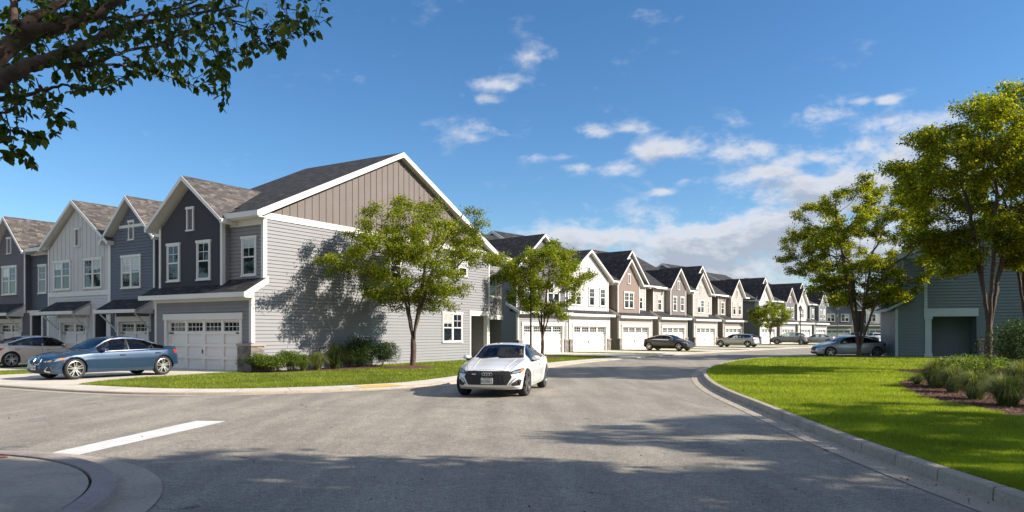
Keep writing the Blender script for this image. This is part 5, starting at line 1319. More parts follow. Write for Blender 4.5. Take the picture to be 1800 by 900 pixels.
# --- black hatchback
nrm = Vector((.754, -.656)); vv = Vector((.656, .754))
def place(label, spec, L, W, mid_near, hv, side, paint, rims='alloy', style='sedan', seatm='seat', z=.014, detail=1, name='car', cat='car', group=None):
    ctr = Vector(mid_near) + Vector(side) * (W / 2 - .1)
    c = car(name, label, cat, spec, L, W, ctr, math.atan2(hv[1], hv[0]), paint, rims, 10, detail, style, z=z, seatm=seatm, group=group); generic_ends(c); return c
place('black hatchback parked nose to the street in front of the brown gabled houses', HATCH, 4.62, 1.8, (13.6, 64.4), nrm, vv, 'car_black')
place('silver wagon parked nose to the garages between the black hatchback and the small round tree', WAGON, 4.9, 1.88, (24.9, 80.6), -nrm, vv, 'car_silver')
place('grey crossover parked behind the far lamp post', SUV, 4.7, 1.88, (37.2, 96.6), (-.93, .37), (.37, .93), 'car_grey', name='car', cat='car')
place('pale silver sedan parked just right of the grey crossover', SED, 4.8, 1.85, (41.9, 99.0), (-.85, .53), (.53, .85), 'car_silver')
c = car('car', 'silver blue sedan parked behind the trunks of the lawn tree', 'car', HATCH, 4.75, 1.84, (22.8, 48.75), math.atan2(.03, -1), 'car_bluesilver', 'alloy', 10, 2, 'sedan', z=ZR); generic_ends(c); c['patch']('tail_light', [[(-.5, .84), (.5, .84), (.5, .90), (-.5, .90)]], 'taillamp', 'rear', .006)
c = car('car', 'dark green crossover parked behind the silver blue sedan', 'car', WAGON, 4.9, 1.9, (24.9, 53.2), math.atan2(.03, -1), 'car_green', 'alloy', 10, 1, 'sedan', z=ZR); generic_ends(c)
c = car('car', 'white crossover parked facing away at the far houses, right of the lawn tree', 'car', SUV, 4.6, 1.85, (64.5, 128), math.atan2(1, .2), 'car_white', 'alloy', 10, 1, 'sedan', z=ZR); generic_ends(c)
c = car('car', 'silver crossover parked at the far houses, seen left of the lawn tree trunks', 'car', SUV, 4.6, 1.85, (66.0, 138), math.atan2(1, .1), 'car_silver', 'alloy', 10, 1, 'sedan', z=0.02); generic_ends(c)
# ------------------------------------------------------------------ lamps
def lamp(x, y, label, z=0.0, Ht=5.05):
    r = empty('street_lamp', (x, y, z), 0, label, 'street lamp', 'black post lamps along the curving street')
    mb = MB(); mb.lathe([(.15, 0), (.15, .12), (.11, .2), (.10, .75), (.075, .82), (.06, .9), (.052, Ht - .72), (.07, Ht - .70), (.04, Ht - .66)], 14); mb.build('post', 'iron', r, smooth='auto')
    mb = MB(); zb = Ht - .66; mb.hull8([(-.10, -.10, zb), (.10, -.10, zb), (.10, .10, zb), (-.10, .10, zb)], [(-.17, -.17, zb + .38), (.17, -.17, zb + .38), (.17, .17, zb + .38), (-.17, .17, zb + .38)]); mb.build('lantern_glass', 'lampglass', r)
    mb = MB()
    for sx in (-1, 1):
        for sy in (-1, 1): mb.bar((sx * .102, sy * .102, zb), (sx * .175, sy * .175, zb + .4), .012, 5)
    mb.box(-.13, .13, -.13, .13, zb - .03, zb); mb.box(-.19, .19, -.19, .19, zb + .38, zb + .41); mb.build('lantern_frame', 'iron', r)
    mb = MB(); mb.lathe([(.24, zb + .41), (.20, zb + .48), (.09, zb + .60), (.05, zb + .66), (.03, zb + .68), (.045, zb + .72), (.02, zb + .76), (.0, zb + .80)], 12); mb.build('lantern_cap', 'iron', r, smooth='auto')
lamp(1.16, 44.4, 'black post lamp in front of the tree beside the white coupe')
lamp(36.9, 92.0, 'black post lamp beside the grey crossover')
lamp(57.0, 126.0, 'black post lamp far away between the trunks of the lawn tree')
def meter(x, y):
    r = empty('post_lantern', (x, y, 0), 0, 'low garden lantern post beside the side porch of the corner house', 'garden lantern')
    mb = MB(); mb.lathe([(.04, 0), (.03, .05), (.022, 1.1), (.05, 1.13)], 10); mb.build('post', 'iron', r)
    mb = MB(); mb.lathe([(.05, 1.13), (.10, 1.16), (.11, 1.42), (.13, 1.44), (.06, 1.56), (.02, 1.6), (.0, 1.66)], 6); mb.build('lantern', 'iron', r)

# ------------------------------------------------------------------ trees
def colonize(attr, trunk_pts, step=.22, infl=1.4, kill=.32, iters=120, bias=(0, 0, .08), jit=.12, seed=1):
    rg = np.random.default_rng(seed)
    nodes = [np.array(p, float) for p in trunk_pts[0][0]]; par = [-1] + list(range(len(nodes) - 1))
    for pts, att in trunk_pts[1:]:
        pi = att
        for p in pts: nodes.append(np.array(p, float)); par.append(pi); pi = len(nodes) - 1
    N = np.array(nodes); A = attr.copy(); bias = np.array(bias)
    for it in range(iters):
        if len(A) == 0: break
        best = np.full(len(A), 1e9); bi = np.zeros(len(A), int)
        d = np.linalg.norm(A[:, None, :] - N[None], axis=2); bi = d.argmin(1); best = d[np.arange(len(A)), bi]
        infl_ = infl if it > 8 else 6.0
        m_ = best < infl_
        if not m_.any(): break
        new = []; newp = []
        for k in np.unique(bi[m_]):
            v = A[m_ & (bi == k)] - N[k]; v = v / (np.linalg.norm(v, axis=1)[:, None] + 1e-9); dv = v.mean(0) + bias + rg.normal(0, jit, 3)
            n_ = np.linalg.norm(dv)
            if n_ < .15: dv = v[0]; n_ = 1
            new.append(N[k] + dv / n_ * step); newp.append(k)
        N = np.vstack([N, new]); par += newp
        d = np.linalg.norm(A[:, None, :] - np.array(new)[None], axis=2).min(1); A = A[d > kill]
        if len(N) > 5200: break
    return N, np.array(par)
def radii(N, par, r_tip=.008, ex=2.35, rmax=None):
    r = np.zeros(len(N)); ch = np.zeros(len(N), int)
    for i in range(len(N) - 1, 0, -1): pass
    acc = np.zeros(len(N)); order = np.argsort(-np.arange(len(N)))
    for i in range(len(N)): 
        if par[i] >= 0: ch[par[i]] += 1
    for i in order:
        if ch[i] == 0: acc[i] = r_tip ** ex
        acc[i] = max(acc[i], r_tip ** ex); r[i] = acc[i] ** (1 / ex)
        if par[i] >= 0: acc[par[i]] += acc[i]
    if rmax: r = r * min(1, 1e9); s = rmax / r[0]; r = r_tip + (r - r_tip) * (rmax - r_tip) / (r[0] - r_tip)
    return r, ch
def branch_mesh(name, N, par, r, parent, sides=6, mat='bark', minr=0.0):
    V = []; Fc = []; n_ = len(N); main = -np.ones(n_, int)
    for i in range(n_):
        p = par[i]
        if p >= 0 and (main[p] < 0 or r[i] > r[main[p]]): main[p] = i
    U = np.zeros((n_, 3)); T = np.zeros((n_, 3)); ring = {}
    def mk(c, t, u, rr, n):
        w = np.cross(t, u); b = len(V)
        for q in range(n): a = 2 * math.pi * q / n; V.append(c + rr * (math.cos(a) * u + math.sin(a) * w))
        return b
    def perp(t, u):
        u = u - t * np.dot(u, t); l = np.linalg.norm(u)
        if l < 1e-3: u = np.cross(t, [.3, .9, .2]); l = np.linalg.norm(u)
        return u / l
    for i in range(n_):
        p = par[i]; t = N[i] - N[p] if p >= 0 else (N[main[i]] - N[i]); l = np.linalg.norm(t)
        t = t / (l + 1e-9)
        if main[i] >= 0 and p >= 0:
            t2 = N[main[i]] - N[i]; t2 = t2 / (np.linalg.norm(t2) + 1e-9)
            if np.dot(t, t2) > -.3: t = t + t2; t = t / (np.linalg.norm(t) + 1e-9)
        T[i] = t; U[i] = perp(t, U[p] if p >= 0 else np.array([1., .1, 0]))
        n = sides if (r[i] > .012) else 4
        if p < 0: ring[i] = (mk(N[i], t, U[i], r[i], n), n); continue
        if main[p] == i and p in ring and ring[p][1] == n: b0 = ring[p][0]
        else:
            tt = (N[i] - N[p]) / (l + 1e-9); b0 = mk(N[p], tt, perp(tt, U[i]), min(r[p] * .95, r[i] * 1.3), n)
        b1 = mk(N[i], t, U[i], r[i], n); ring[i] = (b1, n)
        if r[i] < minr: continue
        for q in range(n): Fc.append((b0 + q, b0 + (q + 1) % n, b1 + (q + 1) % n, b1 + q))
    return np_mesh(name, V, Fc, mat, parent, smooth=True)
LEAF2 = np.array([(0, 0, 0), (.5, .30, .06), (1, 0, -.04), (.5, -.30, .06)])
LEAF6 = np.array([(0, 0, 0), (.28, .30, .05), (.62, .27, .04), (1.0, 0, -.08), (.62, -.27, .04), (.28, -.30, .05)])
def leaf_mesh(name, C, size, mat, parent, shape=LEAF2, droop=.35, rg=rng, dirs=None, pts_per=1):
    n = len(C); th = rg.uniform(0, 2 * np.pi, n); ph = rg.normal(-droop, .45, n)
    d = np.stack([np.cos(th) * np.cos(ph), np.sin(th) * np.cos(ph), np.sin(ph)], 1)
    if dirs is not None: d = d * .6 + dirs; d /= np.linalg.norm(d, axis=1)[:, None]
    up = rg.normal(0, .45, (n, 3)) + np.array([0, 0, 1.]); s = np.cross(d, up); s /= np.linalg.norm(s, axis=1)[:, None] + 1e-9; nn = np.cross(s, d)
    sz = size * rg.uniform(.65, 1.25, n)[:, None, None]
    V = C[:, None, :] + sz * (shape[None, :, 0:1] * d[:, None] + shape[None, :, 1:2] * s[:, None] + shape[None, :, 2:3] * nn[:, None])
    k = len(shape); Fc = np.arange(n * k).reshape(n, k)
    if k == 6: 
        base = np.arange(n)[:, None] * 6; Fc = np.concatenate([base + np.array([[0, 1, 2, 3]]), base + np.array([[0, 3, 4, 5]])], 0)
    return np_mesh(name, V, Fc, mat, parent)
def crown_points(n_cl, per, prof, z0, z1, cx, cy, rg, spread=.45, shell=.55, squash=1):
    out = []
    while len(out) < n_cl * per:
        z = rg.uniform(z0, z1); t = (z - z0) / (z1 - z0); Rm = np.interp(t, [p[0] for p in prof], [p[1] for p in prof])
        if rg.random() > (Rm / max(p[1] for p in prof)) ** 1.3 + .08: continue
        a = rg.uniform(0, 2 * np.pi); rr = Rm * (shell + (1 - shell) * rg.random()) if rg.random() < .72 else Rm * math.sqrt(rg.random()) * .8
        rr *= rg.uniform(.86, 1.1)
        c = np.array([cx + rr * math.cos(a), cy + rr * math.sin(a) * squash, z])
        for _ in range(per): out.append(c + rg.normal(0, spread, 3) * np.array([1, 1, .6]))
    return np.array(out)
def tree(x, y, z, label, prof, z0, z1, seed, mat='leaf', n_cl=95, per=7, leaves=34000, size=.12, trunk_h=1.4, stems=5, r0=.14, lean=(0, 0), step=.24, sides=7, ring=.9, cx=0, cy=0, group='street and lawn trees', flare=1.0, spread=.36, name='tree', kill=.34, leafspread=.17):
    rg = np.random.default_rng(seed); root = empty(name, (x, y, z), 0, label, 'tree', group)
    A = crown_points(n_cl, per, prof, z0, z1, cx, cy, rg, spread)
    base = [(0, 0, -.1)]; nT = max(2, int(trunk_h / .25))
    for i in range(1, nT + 1): t = i / nT; base.append((lean[0] * t * trunk_h + .02 * math.sin(5 * t + seed), lean[1] * t * trunk_h, trunk_h * t))
    tp = [(base, -1)]
    zt_ = z0 + (z1 - z0) * .38
    for k in range(stems):
        a = 2 * math.pi * (k + rg.random() * .5) / stems; rr = ring * rg.uniform(.35, 1.0); zz = rg.uniform(.8, 1.15) * (zt_ - trunk_h)
        st = len(base) - 1 - (k % 2); pts = []; b = np.array(base[st]); m_ = max(4, int(zz / .25))
        for i in range(1, m_ + 1):
            t = i / m_; pts.append(b + np.array([math.cos(a) * rr * t ** 1.1 * flare + cx * t * .35, math.sin(a) * rr * t ** 1.1 * flare + cy * t * .35, zz * t]) + rg.normal(0, .012, 3))
        tp.append((pts, st))
    N, par = colonize(A, tp, step=step, infl=1.7, kill=kill, seed=seed)
    r, ch = radii(N, par, .0065, 2.25, r0)
    # root flare
    branch_mesh('trunk', N, par, r, root, sides)
    tips = np.where((r < .0135) & (N[:, 2] > z0 - .1))[0]
    w = 1.0 / (r[tips]); w /= w.sum(); pick = rg.choice(tips, leaves, p=w)
    C = N[pick] + rg.normal(0, leafspread, (leaves, 3)) * np.array([1, 1, .62])
    leaf_mesh('crown', C, size, mat, root, rg=rg)
    return root
def mulch_ring(x, y, r, z, label_i=0):
    mb = MB(); n = 40; pts = []
    for i in range(n):
        a = 2 * math.pi * i / n; rr = r * (1 + .06 * math.sin(3 * a + x) + .05 * math.sin(7 * a)); pts.append((rr * math.cos(a), rr * math.sin(a)))
    for k, (s0, h0, s1, h1) in enumerate(((1, .0, .75, .05), (.75, .05, .4, .09), (.4, .09, .02, .13))):
        for i in range(n):
            j = (i + 1) % n; mb.quad([(pts[i][0] * s0, pts[i][1] * s0, h0), (pts[j][0] * s0, pts[j][1] * s0, h0), (pts[j][0] * s1, pts[j][1] * s1, h1), (pts[i][0] * s1, pts[i][1] * s1, h1)])
    o = mb.build('mulch_bed', 'mulch', smooth=True); o.location = (x, y, z + .008); o['kind'] = 'structure'
    return o
def chips(poly, n, z, rg, size=.035):
    xs = [p[0] for p in poly]; ys = [p[1] for p in poly]; P = np.stack([rg.uniform(min(xs), max(xs), n), rg.uniform(min(ys), max(ys), n)], 1); P = P[inpoly(P, poly)]
    return np.c_[P, np.full(len(P), z)]

tree(-4.54, 33.0, 0, 'green vase-shaped tree in a mulch ring before the lit side wall of the corner house', [(0, 1.6), (.25, 3.4), (.5, 4.0), (.75, 3.2), (.92, 1.8), (1, .6)], 2.7, 7.65, 11, 'leaf', 105, 7, 66000, .10, 1.35, 6, .13, sides=8, ring=1.1)
mulch_ring(-4.6, 32.6, 1.25, 0)
tree(1.95, 46.0, 0, 'small green tree behind the white coupe, next to the lamp post', [(0, 1.2), (.3, 2.6), (.55, 3.1), (.8, 2.3), (1, .5)], 2.6, 7.5, 23, 'leaf', 75, 7, 36000, .125, 1.2, 5, .11, ring=.9)
mulch_ring(2.0, 45.6, 1.2, 0)
tree(35.0, 97.5, 0, 'small round tree on the far verge between the silver wagon and the grey crossover', [(0, 1.3), (.35, 2.6), (.6, 2.7), (.85, 1.7), (1, .5)], 2.4, 5.7, 31, 'leaf', 55, 6, 13000, .18, 1.4, 4, .10, ring=.8)
mulch_ring(35.0, 97.2, 1.2, 0)
tree(22.2, 46.0, ZL, 'lawn tree with several trunks and golden green crown in front of the silver blue sedan', [(0, 2.1), (.2, 4.2), (.45, 5.2), (.7, 4.6), (.88, 3.0), (1, 1.3)], 3.2, 11.3, 47, 'leaf_gold', 150, 7, 95000, .14, .5, 6, .17, sides=8, ring=1.9, kill=.36, cx=.3)
mulch_ring(22.2, 45.6, 1.5, ZL)
tree(17.9, 27.0, ZL, 'tallest tree with golden green crown in the right mulch bed before the teal house', [(0, 1.6), (.2, 3.3), (.45, 4.3), (.72, 3.9), (.9, 2.5), (1, 1.2)], 3.8, 10.2, 59, 'leaf_gold', 120, 7, 115000, .11, 1.6, 6, .13, sides=8, ring=1.7, kill=.34, cx=.2)
tree(20.6, 28.5, ZL, 'leaning dark-trunked tree at the right edge of the photo', [(0, 1.6), (.25, 3.4), (.5, 3.9), (.8, 2.8), (1, .8)], 4.8, 11.9, 61, 'leaf_gold', 95, 7, 52000, .125, 1.8, 5, .16, sides=8, ring=1.4, lean=(-.12, 0), cx=.6)
# trees beside the road to the right of the frame, whose shade lies over the foreground
shade = [(9.6, 3.0, 71, 3.4, 10.8, 3.9), (15.2, 2.4, 73, 3.6, 11.2, 4.2), (21.5, 2.4, 75, 3.6, 11.6, 4.6), (12.0, -1.5, 79, 3.4, 10.4, 4.0), (22.6, 9.4, 83, 3.6, 10.5, 3.9), (12.2, 3.6, 85, 3.6, 10.6, 3.4), (17.6, 8.3, 87, 3.6, 9.4, 3.1), (10.2, 4.4, 89, 4.0, 12.0, 3.1)]
for i, (x, y, sd_, a, b, rm) in enumerate(shade):
    tree(x, y, ZL, ['tree leaning over the kerb close to the camera on the right, outside the photo', 'roadside tree just outside the right of the photo', 'broad tree far outside the right edge of the photo', 'tree beside the road behind the camera', 'tree on the lawn right of the ornamental grasses, out of the photo', 'tree on the near lawn between two roadside trees, outside the photo', 'small tree right of the frame whose shade reaches the near lawn', 'slender tall tree beside the kerb on the right, outside the photo'][i], [(0, rm * .45), (.3, rm * .9), (.55, rm), (.8, rm * .72), (1, rm * .25)], a, b, sd_, 'leaf', 62, 6, 12500, .22, 1.6, 5, .16, ring=1.4, sides=6, group='trees shading the road')

# ------------------------------------------------------------------ overhanging branches, top left
def overhang():
    rg = np.random.default_rng(5)
    def at(px, py, Y): return np.array([(px - CXP) / F * Y, Y, HC + (HOR - py) / F * Y])
    root = empty('tree', (-6.9, 4.9, 0.0), 0, 'leafy tree reaching in over the top left corner, trunk outside the photo', 'tree')
    O = np.array([-6.9, 4.9, 0.0])
    limbs = [ # photo px, py, depth, radius
        [(-420, 330, 5.1, .13), (-200, 235, 5.1, .105), (-60, 150, 5.15, .085), (0, 96, 5.2, .075), (45, 62, 5.25, .07), (100, 47, 5.3, .062), (150, 33, 5.4, .055), (195, 8, 5.5, .045), (260, -50, 5.7, .03)],
        [(-420, 330, 5.1, .11), (-180, 240, 4.9, .09), (-50, 180, 4.9, .075), (0, 142, 4.95, .068), (40, 122, 5.0, .060), (80, 106, 5.1, .054), (140, 84, 5.25, .042), (205, 52, 5.5, .030), (300, 30, 5.9, .018), (420, 12, 6.3, .01)],
        [(30, 62, 5.25, .05), (60, 30, 5.3, .045), (110, 5, 5.4, .035), (150, -40, 5.5, .03)],
        [(22, 70, 5.2, .035), (24, 20, 5.2, .03), (22, -40, 5.2, .025)],
        [(80, 106, 5.1, .03), (140, 118, 5.3, .020), (200, 98, 5.5, .014), (290, 72, 5.8, .010), (350, 45, 6.0, .008), (430, 40, 6.2, .007)],
        [(100, 116, 5.2, .018), (170, 112, 5.4, .012), (245, 118, 5.6, .009), (300, 135, 5.7, .006), (345, 155, 5.8, .004)],
        [(-60, 180, 5.0, .03), (40, 168, 5.2, .018), (110, 150, 5.3, .012), (170, 160, 5.5, .007), (240, 125, 5.7, .004)],
        [(300, 30, 5.9, .012), (360, 8, 6.0, .01), (400, 30, 6.1, .009), (440, 52, 6.2, .008), (470, 78, 6.2, .006), (515, 62, 6.3, .005), (560, 55, 6.3, .003)],
        [(-80, 200, 5.0, .025), (0, 200, 5.2, .014), (50, 175, 5.3, .01), (95, 205, 5.4, .006), (120, 215, 5.5, .003)],
        [(-80, 240, 5.0, .02), (0, 245, 5.1, .009), (30, 225, 5.2, .006), (70, 240, 5.3, .004)],
        [(-80, 290, 5.0, .015), (0, 277, 5.1, .006), (35, 262, 5.2, .005), (60, 290, 5.3, .003)],
        [(150, 33, 5.4, .02), (215, 30, 5.6, .012), (290, 20, 5.8, .01), (370, -10, 6.0, .008)],
        [(350, 45, 6.0, .006), (380, 90, 6.1, .004), (395, 140, 6.1, .003), (390, 190, 6.1, .002)],
        [(430, 12, 6.2, .008), (450, 48, 6.3, .006), (500, 50, 6.3, .004), (560, 30, 6.4, .003)],
    ]
    N = []; par = []; rr = []
    anchors = []
    def add(p, pa, r): N.append(np.array(p) - O); par.append(pa); rr.append(r); return len(N) - 1
    t0 = add(O + [0, 0, -.1], -1, .22); T2 = at(-420, 330, 5.1) + np.array([-.1, 0, -.25]); t1 = t0
    for q in catmull([O, O + [.02, 0, .55], O + [.12, .02, 1.1], T2 * .45 + (O + [.25, 0, 1.3]) * .55, T2], 5)[1:-1]: t1 = add(q + rg.normal(0, .008, 3), t1, .17)
    t2 = add(T2, t1, .15)
    for li, lb in enumerate(limbs):
        P = [at(*q[:3]) for q in lb]; rd = [q[3] * .88 for q in lb]; pts = catmull(P, 7); rs = np.interp(np.linspace(0, 1, len(pts)), np.linspace(0, 1, len(rd)), rd)
        prev = t2 if li < 2 else int(np.argmin([np.linalg.norm(n_ + O - pts[0]) for n_ in N]))
        if li >= 2: rs[0] = min(rs[0], rr[prev])
        for k, p in enumerate(pts):
            q = p + rg.normal(0, .006, 3); prev = add(q, prev, rs[k])
            if k % 2 == 0 and rs[k] < .05: anchors.append(prev)
    # attractors: foliage masses given by photo regions
    regs = []
    def region(px, py, sx, sy, n, Y0=5.0, Y1=6.4):
        for _ in range(n): 
            q = rg.normal(0, 1, 2)
            while np.abs(q).max() > 1.6: q = rg.normal(0, 1, 2)
            x_, y_ = px + q[0] * sx, py + q[1] * sy
            if y_ > ylim(x_) : continue
            regs.append(at(x_, y_, rg.uniform(Y0, Y1)))
    XL = [(-200, 330), (0, 270), (60, 290), (85, 215), (130, 205), (150, 150), (190, 165), (240, 140), (290, 165), (345, 160), (395, 185), (410, 140), (430, 108), (520, 125), (545, 70), (590, 70), (600, 20)]
    def ylim(x_): return np.interp(x_, [a for a, _ in XL], [b for _, b in XL]) - 16
    region(250, 60, 130, 45, 330); region(100, 120, 95, 45, 190); region(20, 200, 60, 40, 120); region(60, 20, 110, 40, 140); region(340, 90, 60, 38, 110); region(430, 30, 70, 35, 90); region(380, 140, 22, 26, 16); region(520, 40, 40, 22, 24)
    region(490, 105, 16, 12, 8); region(35, 262, 26, 12, 14); region(110, 185, 20, 14, 12); region(-150, 150, 60, 80, 60); region(300, -90, 200, 50, 160); region(400, 168, 10, 14, 6)
    A = np.array(regs) - O
    Nn = np.array(N); P_ = list(par); R_ = list(rr); nb0 = len(Nn)
    for it in range(60):
        if not len(A): break
        d = np.linalg.norm(A[:, None] - Nn[None], axis=2); bi = d.argmin(1); best = d.min(1); new = []; newp = []
        for k in np.unique(bi):
            if R_[k] > .06: continue
            v = A[bi == k] - Nn[k]; v /= np.linalg.norm(v, axis=1)[:, None]; dv = v.mean(0) + rg.normal(0, .18, 3); dv /= np.linalg.norm(dv); new.append(Nn[k] + dv * .085); newp.append(k)
        if not new: break
        Nn = np.vstack([Nn, new]); P_ += newp; R_ += [min(.0042, R_[k] * .8) for k in newp]
        d2 = np.linalg.norm(A[:, None] - np.array(new)[None], axis=2).min(1); A = A[d2 > .12]
    R_ = np.maximum(np.array(R_), .0016)
    branch_mesh('trunk', Nn, np.array(P_), R_, root, 8)
    tw = np.where((np.arange(len(Nn)) >= nb0) | (R_ < .006))[0]; tw = tw[[True if Nn[i][2] > .5 else False for i in tw]]
    pick = np.repeat(tw, 3)[:int(len(tw) * 2.5)] if False else rg.choice(tw, int(len(tw) * 2.8)); rg.shuffle(pick); pick = pick[:int(len(pick) * .98)]
    dirs = rg.normal(0, .6, (len(pick), 3)); dirs[:, 2] = -rg.uniform(.1, 1.1, len(pick))
    for i, k in enumerate(pick):
        if P_[k] >= 0: dirs[i] += (Nn[k] - Nn[P_[k]]) / (np.linalg.norm(Nn[k] - Nn[P_[k]]) + 1e-9) * .6
    C = Nn[pick] + rg.normal(0, .014, (len(pick), 3))
    sh = LEAF6.copy(); sh[:, 1] *= 1.0
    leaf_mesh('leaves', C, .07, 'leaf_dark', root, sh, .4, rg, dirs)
overhang()

# ------------------------------------------------------------------ shrubs
def shrub(x, y, z, w, hgt, label, mat, n=2600, size=.05, seed=1, group='shrubs along the corner house wall', name='shrub', cat='shrub', lump=7):
    rg = np.random.default_rng(seed); r = empty(name, (x, y, z), 0, label, cat, group)
    C = []; cs = [np.array([rg.normal(0, w * .2), rg.normal(0, w * .16), hgt * rg.uniform(.42, .62)]) for _ in range(lump)]; rs = [w * rg.uniform(.24, .34) for _ in cs]
    mb = MB()
    for c_ in cs:
        mb.bar((0, 0, -.05), tuple(c_), .012, 5, .005)
        for _ in range(3): v = rg.normal(0, 1, 3); v /= np.linalg.norm(v); mb.bar(tuple(c_), tuple(c_ + v * w * .18), .006, 4, .003)
    mb.build('stem', 'bark', r)
    P = []
    while len(P) < n:
        k = rg.integers(len(cs)); v = rg.normal(0, 1, 3); v /= np.linalg.norm(v); p = cs[k] + v * rs[k] * rg.uniform(.75, 1.08) * np.array([1, 1, hgt / w * 1.1])
        if p[2] > .03: P.append(p)
    leaf_mesh('leaves', np.array(P), size, mat, r, LEAF2, -.3, rg)
    return r
def tuft(x, y, z, w, hgt, label, mat, n=700, seed=1, group='ornamental grasses', width=.010):
    rg = np.random.default_rng(seed); a = rg.uniform(0, 2 * np.pi, n); sp = rg.beta(1.3, 1.1, n) * w * .62; h = hgt * rg.uniform(.6, 1.1, n) * (1.05 - .45 * (sp / (w * .62)) ** 2)
    b0 = np.stack([np.cos(a), np.sin(a)], 1) * (rg.uniform(0, .13, n) * w)[:, None]
    V = []; F_ = []; segs = 5; dirx = np.stack([np.cos(a), np.sin(a)], 1); side = np.stack([-np.sin(a), np.cos(a)], 1)
    arr = np.zeros((n, (segs + 1) * 2, 3)); curl = rg.uniform(.2, 1.0, n)
    for k in range(segs + 1):
        t = k / segs; out = sp * (t ** 1.35) ; hh = h * np.sin(t * np.pi / 2 * (1 + .75 * curl * np.clip(sp / (w * .4), .15, 1)))
        wd = width * (1 - t) ** .6 + .0012
        c_ = b0 + dirx * out[:, None]
        arr[:, 2 * k, :2] = c_ - side * wd / 2; arr[:, 2 * k + 1, :2] = c_ + side * wd / 2; arr[:, 2 * k, 2] = hh; arr[:, 2 * k + 1, 2] = hh
    base = np.arange(n)[:, None] * (segs + 1) * 2
    Fc = np.concatenate([base + np.array([[2 * k, 2 * k + 1, 2 * k + 3, 2 * k + 2]]) for k in range(segs)], 0)
    o = np_mesh('ornamental_grass', arr.reshape(-1, 3), Fc, mat); o.location = (x, y, z); tag(o, label, 'ornamental grass', group); return o
def on_wall(px, base): return gp(px, base)
ring_bed = [on_wall(418, 656.5), on_wall(440, 657.5), on_wall(500, 656), on_wall(540, 654), on_wall(600, 651.2), on_wall(660, 648), on_wall(690, 644.5), on_wall(680, 642), (-6.3, 36.2), wm(.1, .6), wm(.0, .0)]
ring_bed = [p for p in ring_bed[:7]] + [wm(.02, 6.9), wm(.02, .4)]
sheet('mulch_bed', ring_bed, .012, 'mulch')
S_ = [(444, 654, 30, 24, 'leaf_shrub', 'light green shrub in front of the stone pier, leftmost of the front row'),
      (476, 655, 31, 23, 'leaf_shrub', 'light green round shrub, second of the front row from the stone pier'),
      (474, 648.6, 36, 30, 'leaf_shrub', 'broad light green shrub behind the front row, nearest the stone pier'),
      (505, 653.5, 28, 29, 'leaf_shrub', 'tall light green shrub, last of the front row before the pale grass tufts'),
      (528, 647.5, 28, 32, 'leaf_shrub', 'light green shrub half hidden behind the narrow grass tuft'),
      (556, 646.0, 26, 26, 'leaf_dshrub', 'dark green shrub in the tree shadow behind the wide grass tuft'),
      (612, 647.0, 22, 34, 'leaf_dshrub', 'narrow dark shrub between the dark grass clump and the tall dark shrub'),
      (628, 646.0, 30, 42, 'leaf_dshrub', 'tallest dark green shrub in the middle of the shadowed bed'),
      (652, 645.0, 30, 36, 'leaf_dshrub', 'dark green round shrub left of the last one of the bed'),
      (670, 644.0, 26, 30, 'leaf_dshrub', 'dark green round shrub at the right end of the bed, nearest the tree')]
for i, (px, by, wpx, hpx, mt_, lb_) in enumerate(S_):
    x, y = gp(px, by); k = y / F; shrub(x, y + .25, .0, wpx * k * 1.95, hpx * k * 1.5, lb_, mt_, 6500, .058, 100 + i)
for i, (px, by, wpx, hpx, lb_, mt_) in enumerate([(531, 652.5, 26, 24, 'narrow pale grass tuft between the light green shrubs', 'orn'), (556, 651, 36, 27, 'wide pale grass tuft at the middle of the bed by the wall', 'orn'), (588, 649, 46, 38, 'dark arching grass clump in the shadow by the lit wall', 'orn_dark')]):
    x, y = gp(px, by); k = y / F; tuft(x, y + .15, 0, wpx * k * 1.3, hpx * k * 1.15, lb_, mt_, 1000, 200 + i, 'grass tufts along the corner house wall')
# right bed
kR = HC - ZL
bed = [gp(px, py, HC, ZL) for px, py in ((1578, 672), (1592, 684), (1620, 697), (1650, 706), (1690, 713), (1735, 722), (1767, 728), (1800, 733))] + [(13.5, 12.6), (24, 12.8), (25.5, 29), (16.0, 29.5)] + [gp(px, py, HC, ZL) for px, py in ((1660, 662), (1610, 666))]
bedc = [tuple(p) for p in catmull(bed + [bed[0]], 4)]
sheet('mulch_bed', bedc, ZL + .012, 'mulch')
ch_ = chips(bedc, 60000, ZL + .022, rng); leaf_mesh('mulch_chips', ch_, .045, 'chip', None, LEAF2, 0, rng)['kind'] = 'stuff'
for i, (px, by, wpx, hpx, lb_) in enumerate([(1646, 681, 66, 42, 'ornamental grass clump at the left tip of the right mulch bed'), (1675, 690, 50, 40, 'second ornamental grass clump from the tip of the right mulch bed'), (1714, 702, 62, 44, 'dark-bladed ornamental grass in front of the leafy bush, third from the bed tip'), (1772, 713, 84, 48, 'widest ornamental grass clump nearest the camera'), (1800, 688, 76, 48, 'ornamental grass clump behind the widest one, at the right edge'), (1612, 676, 22, 14, 'low young grass sprig at the very tip of the mulch bed')]):
    x, y = gp(px, by, HC, ZL); k = y / F; tuft(x, y, ZL, wpx * k * 1.35, hpx * k * 1.08, lb_, 'orn', 1300, 300 + i, 'ornamental grasses in the right bed', .011)
x, y = gp(1735, 684, HC, ZL); shrub(x, y + .5, ZL, 1.9, 1.0, 'leafy mid green bush behind the ornamental grasses', 'leaf_shrub', 5200, .06, 410, 'bushes in the right bed', 'bush', 'bush', 10)
x, y = gp(1760, 668, HC, ZL); shrub(x + .75, y + .3, ZL, 1.7, 2.2, 'tall loose dark bush growing around the foot of the big tree', 'leaf_dshrub', 5200, .075, 411, 'bushes in the right bed', 'bush', 'bush', 12)
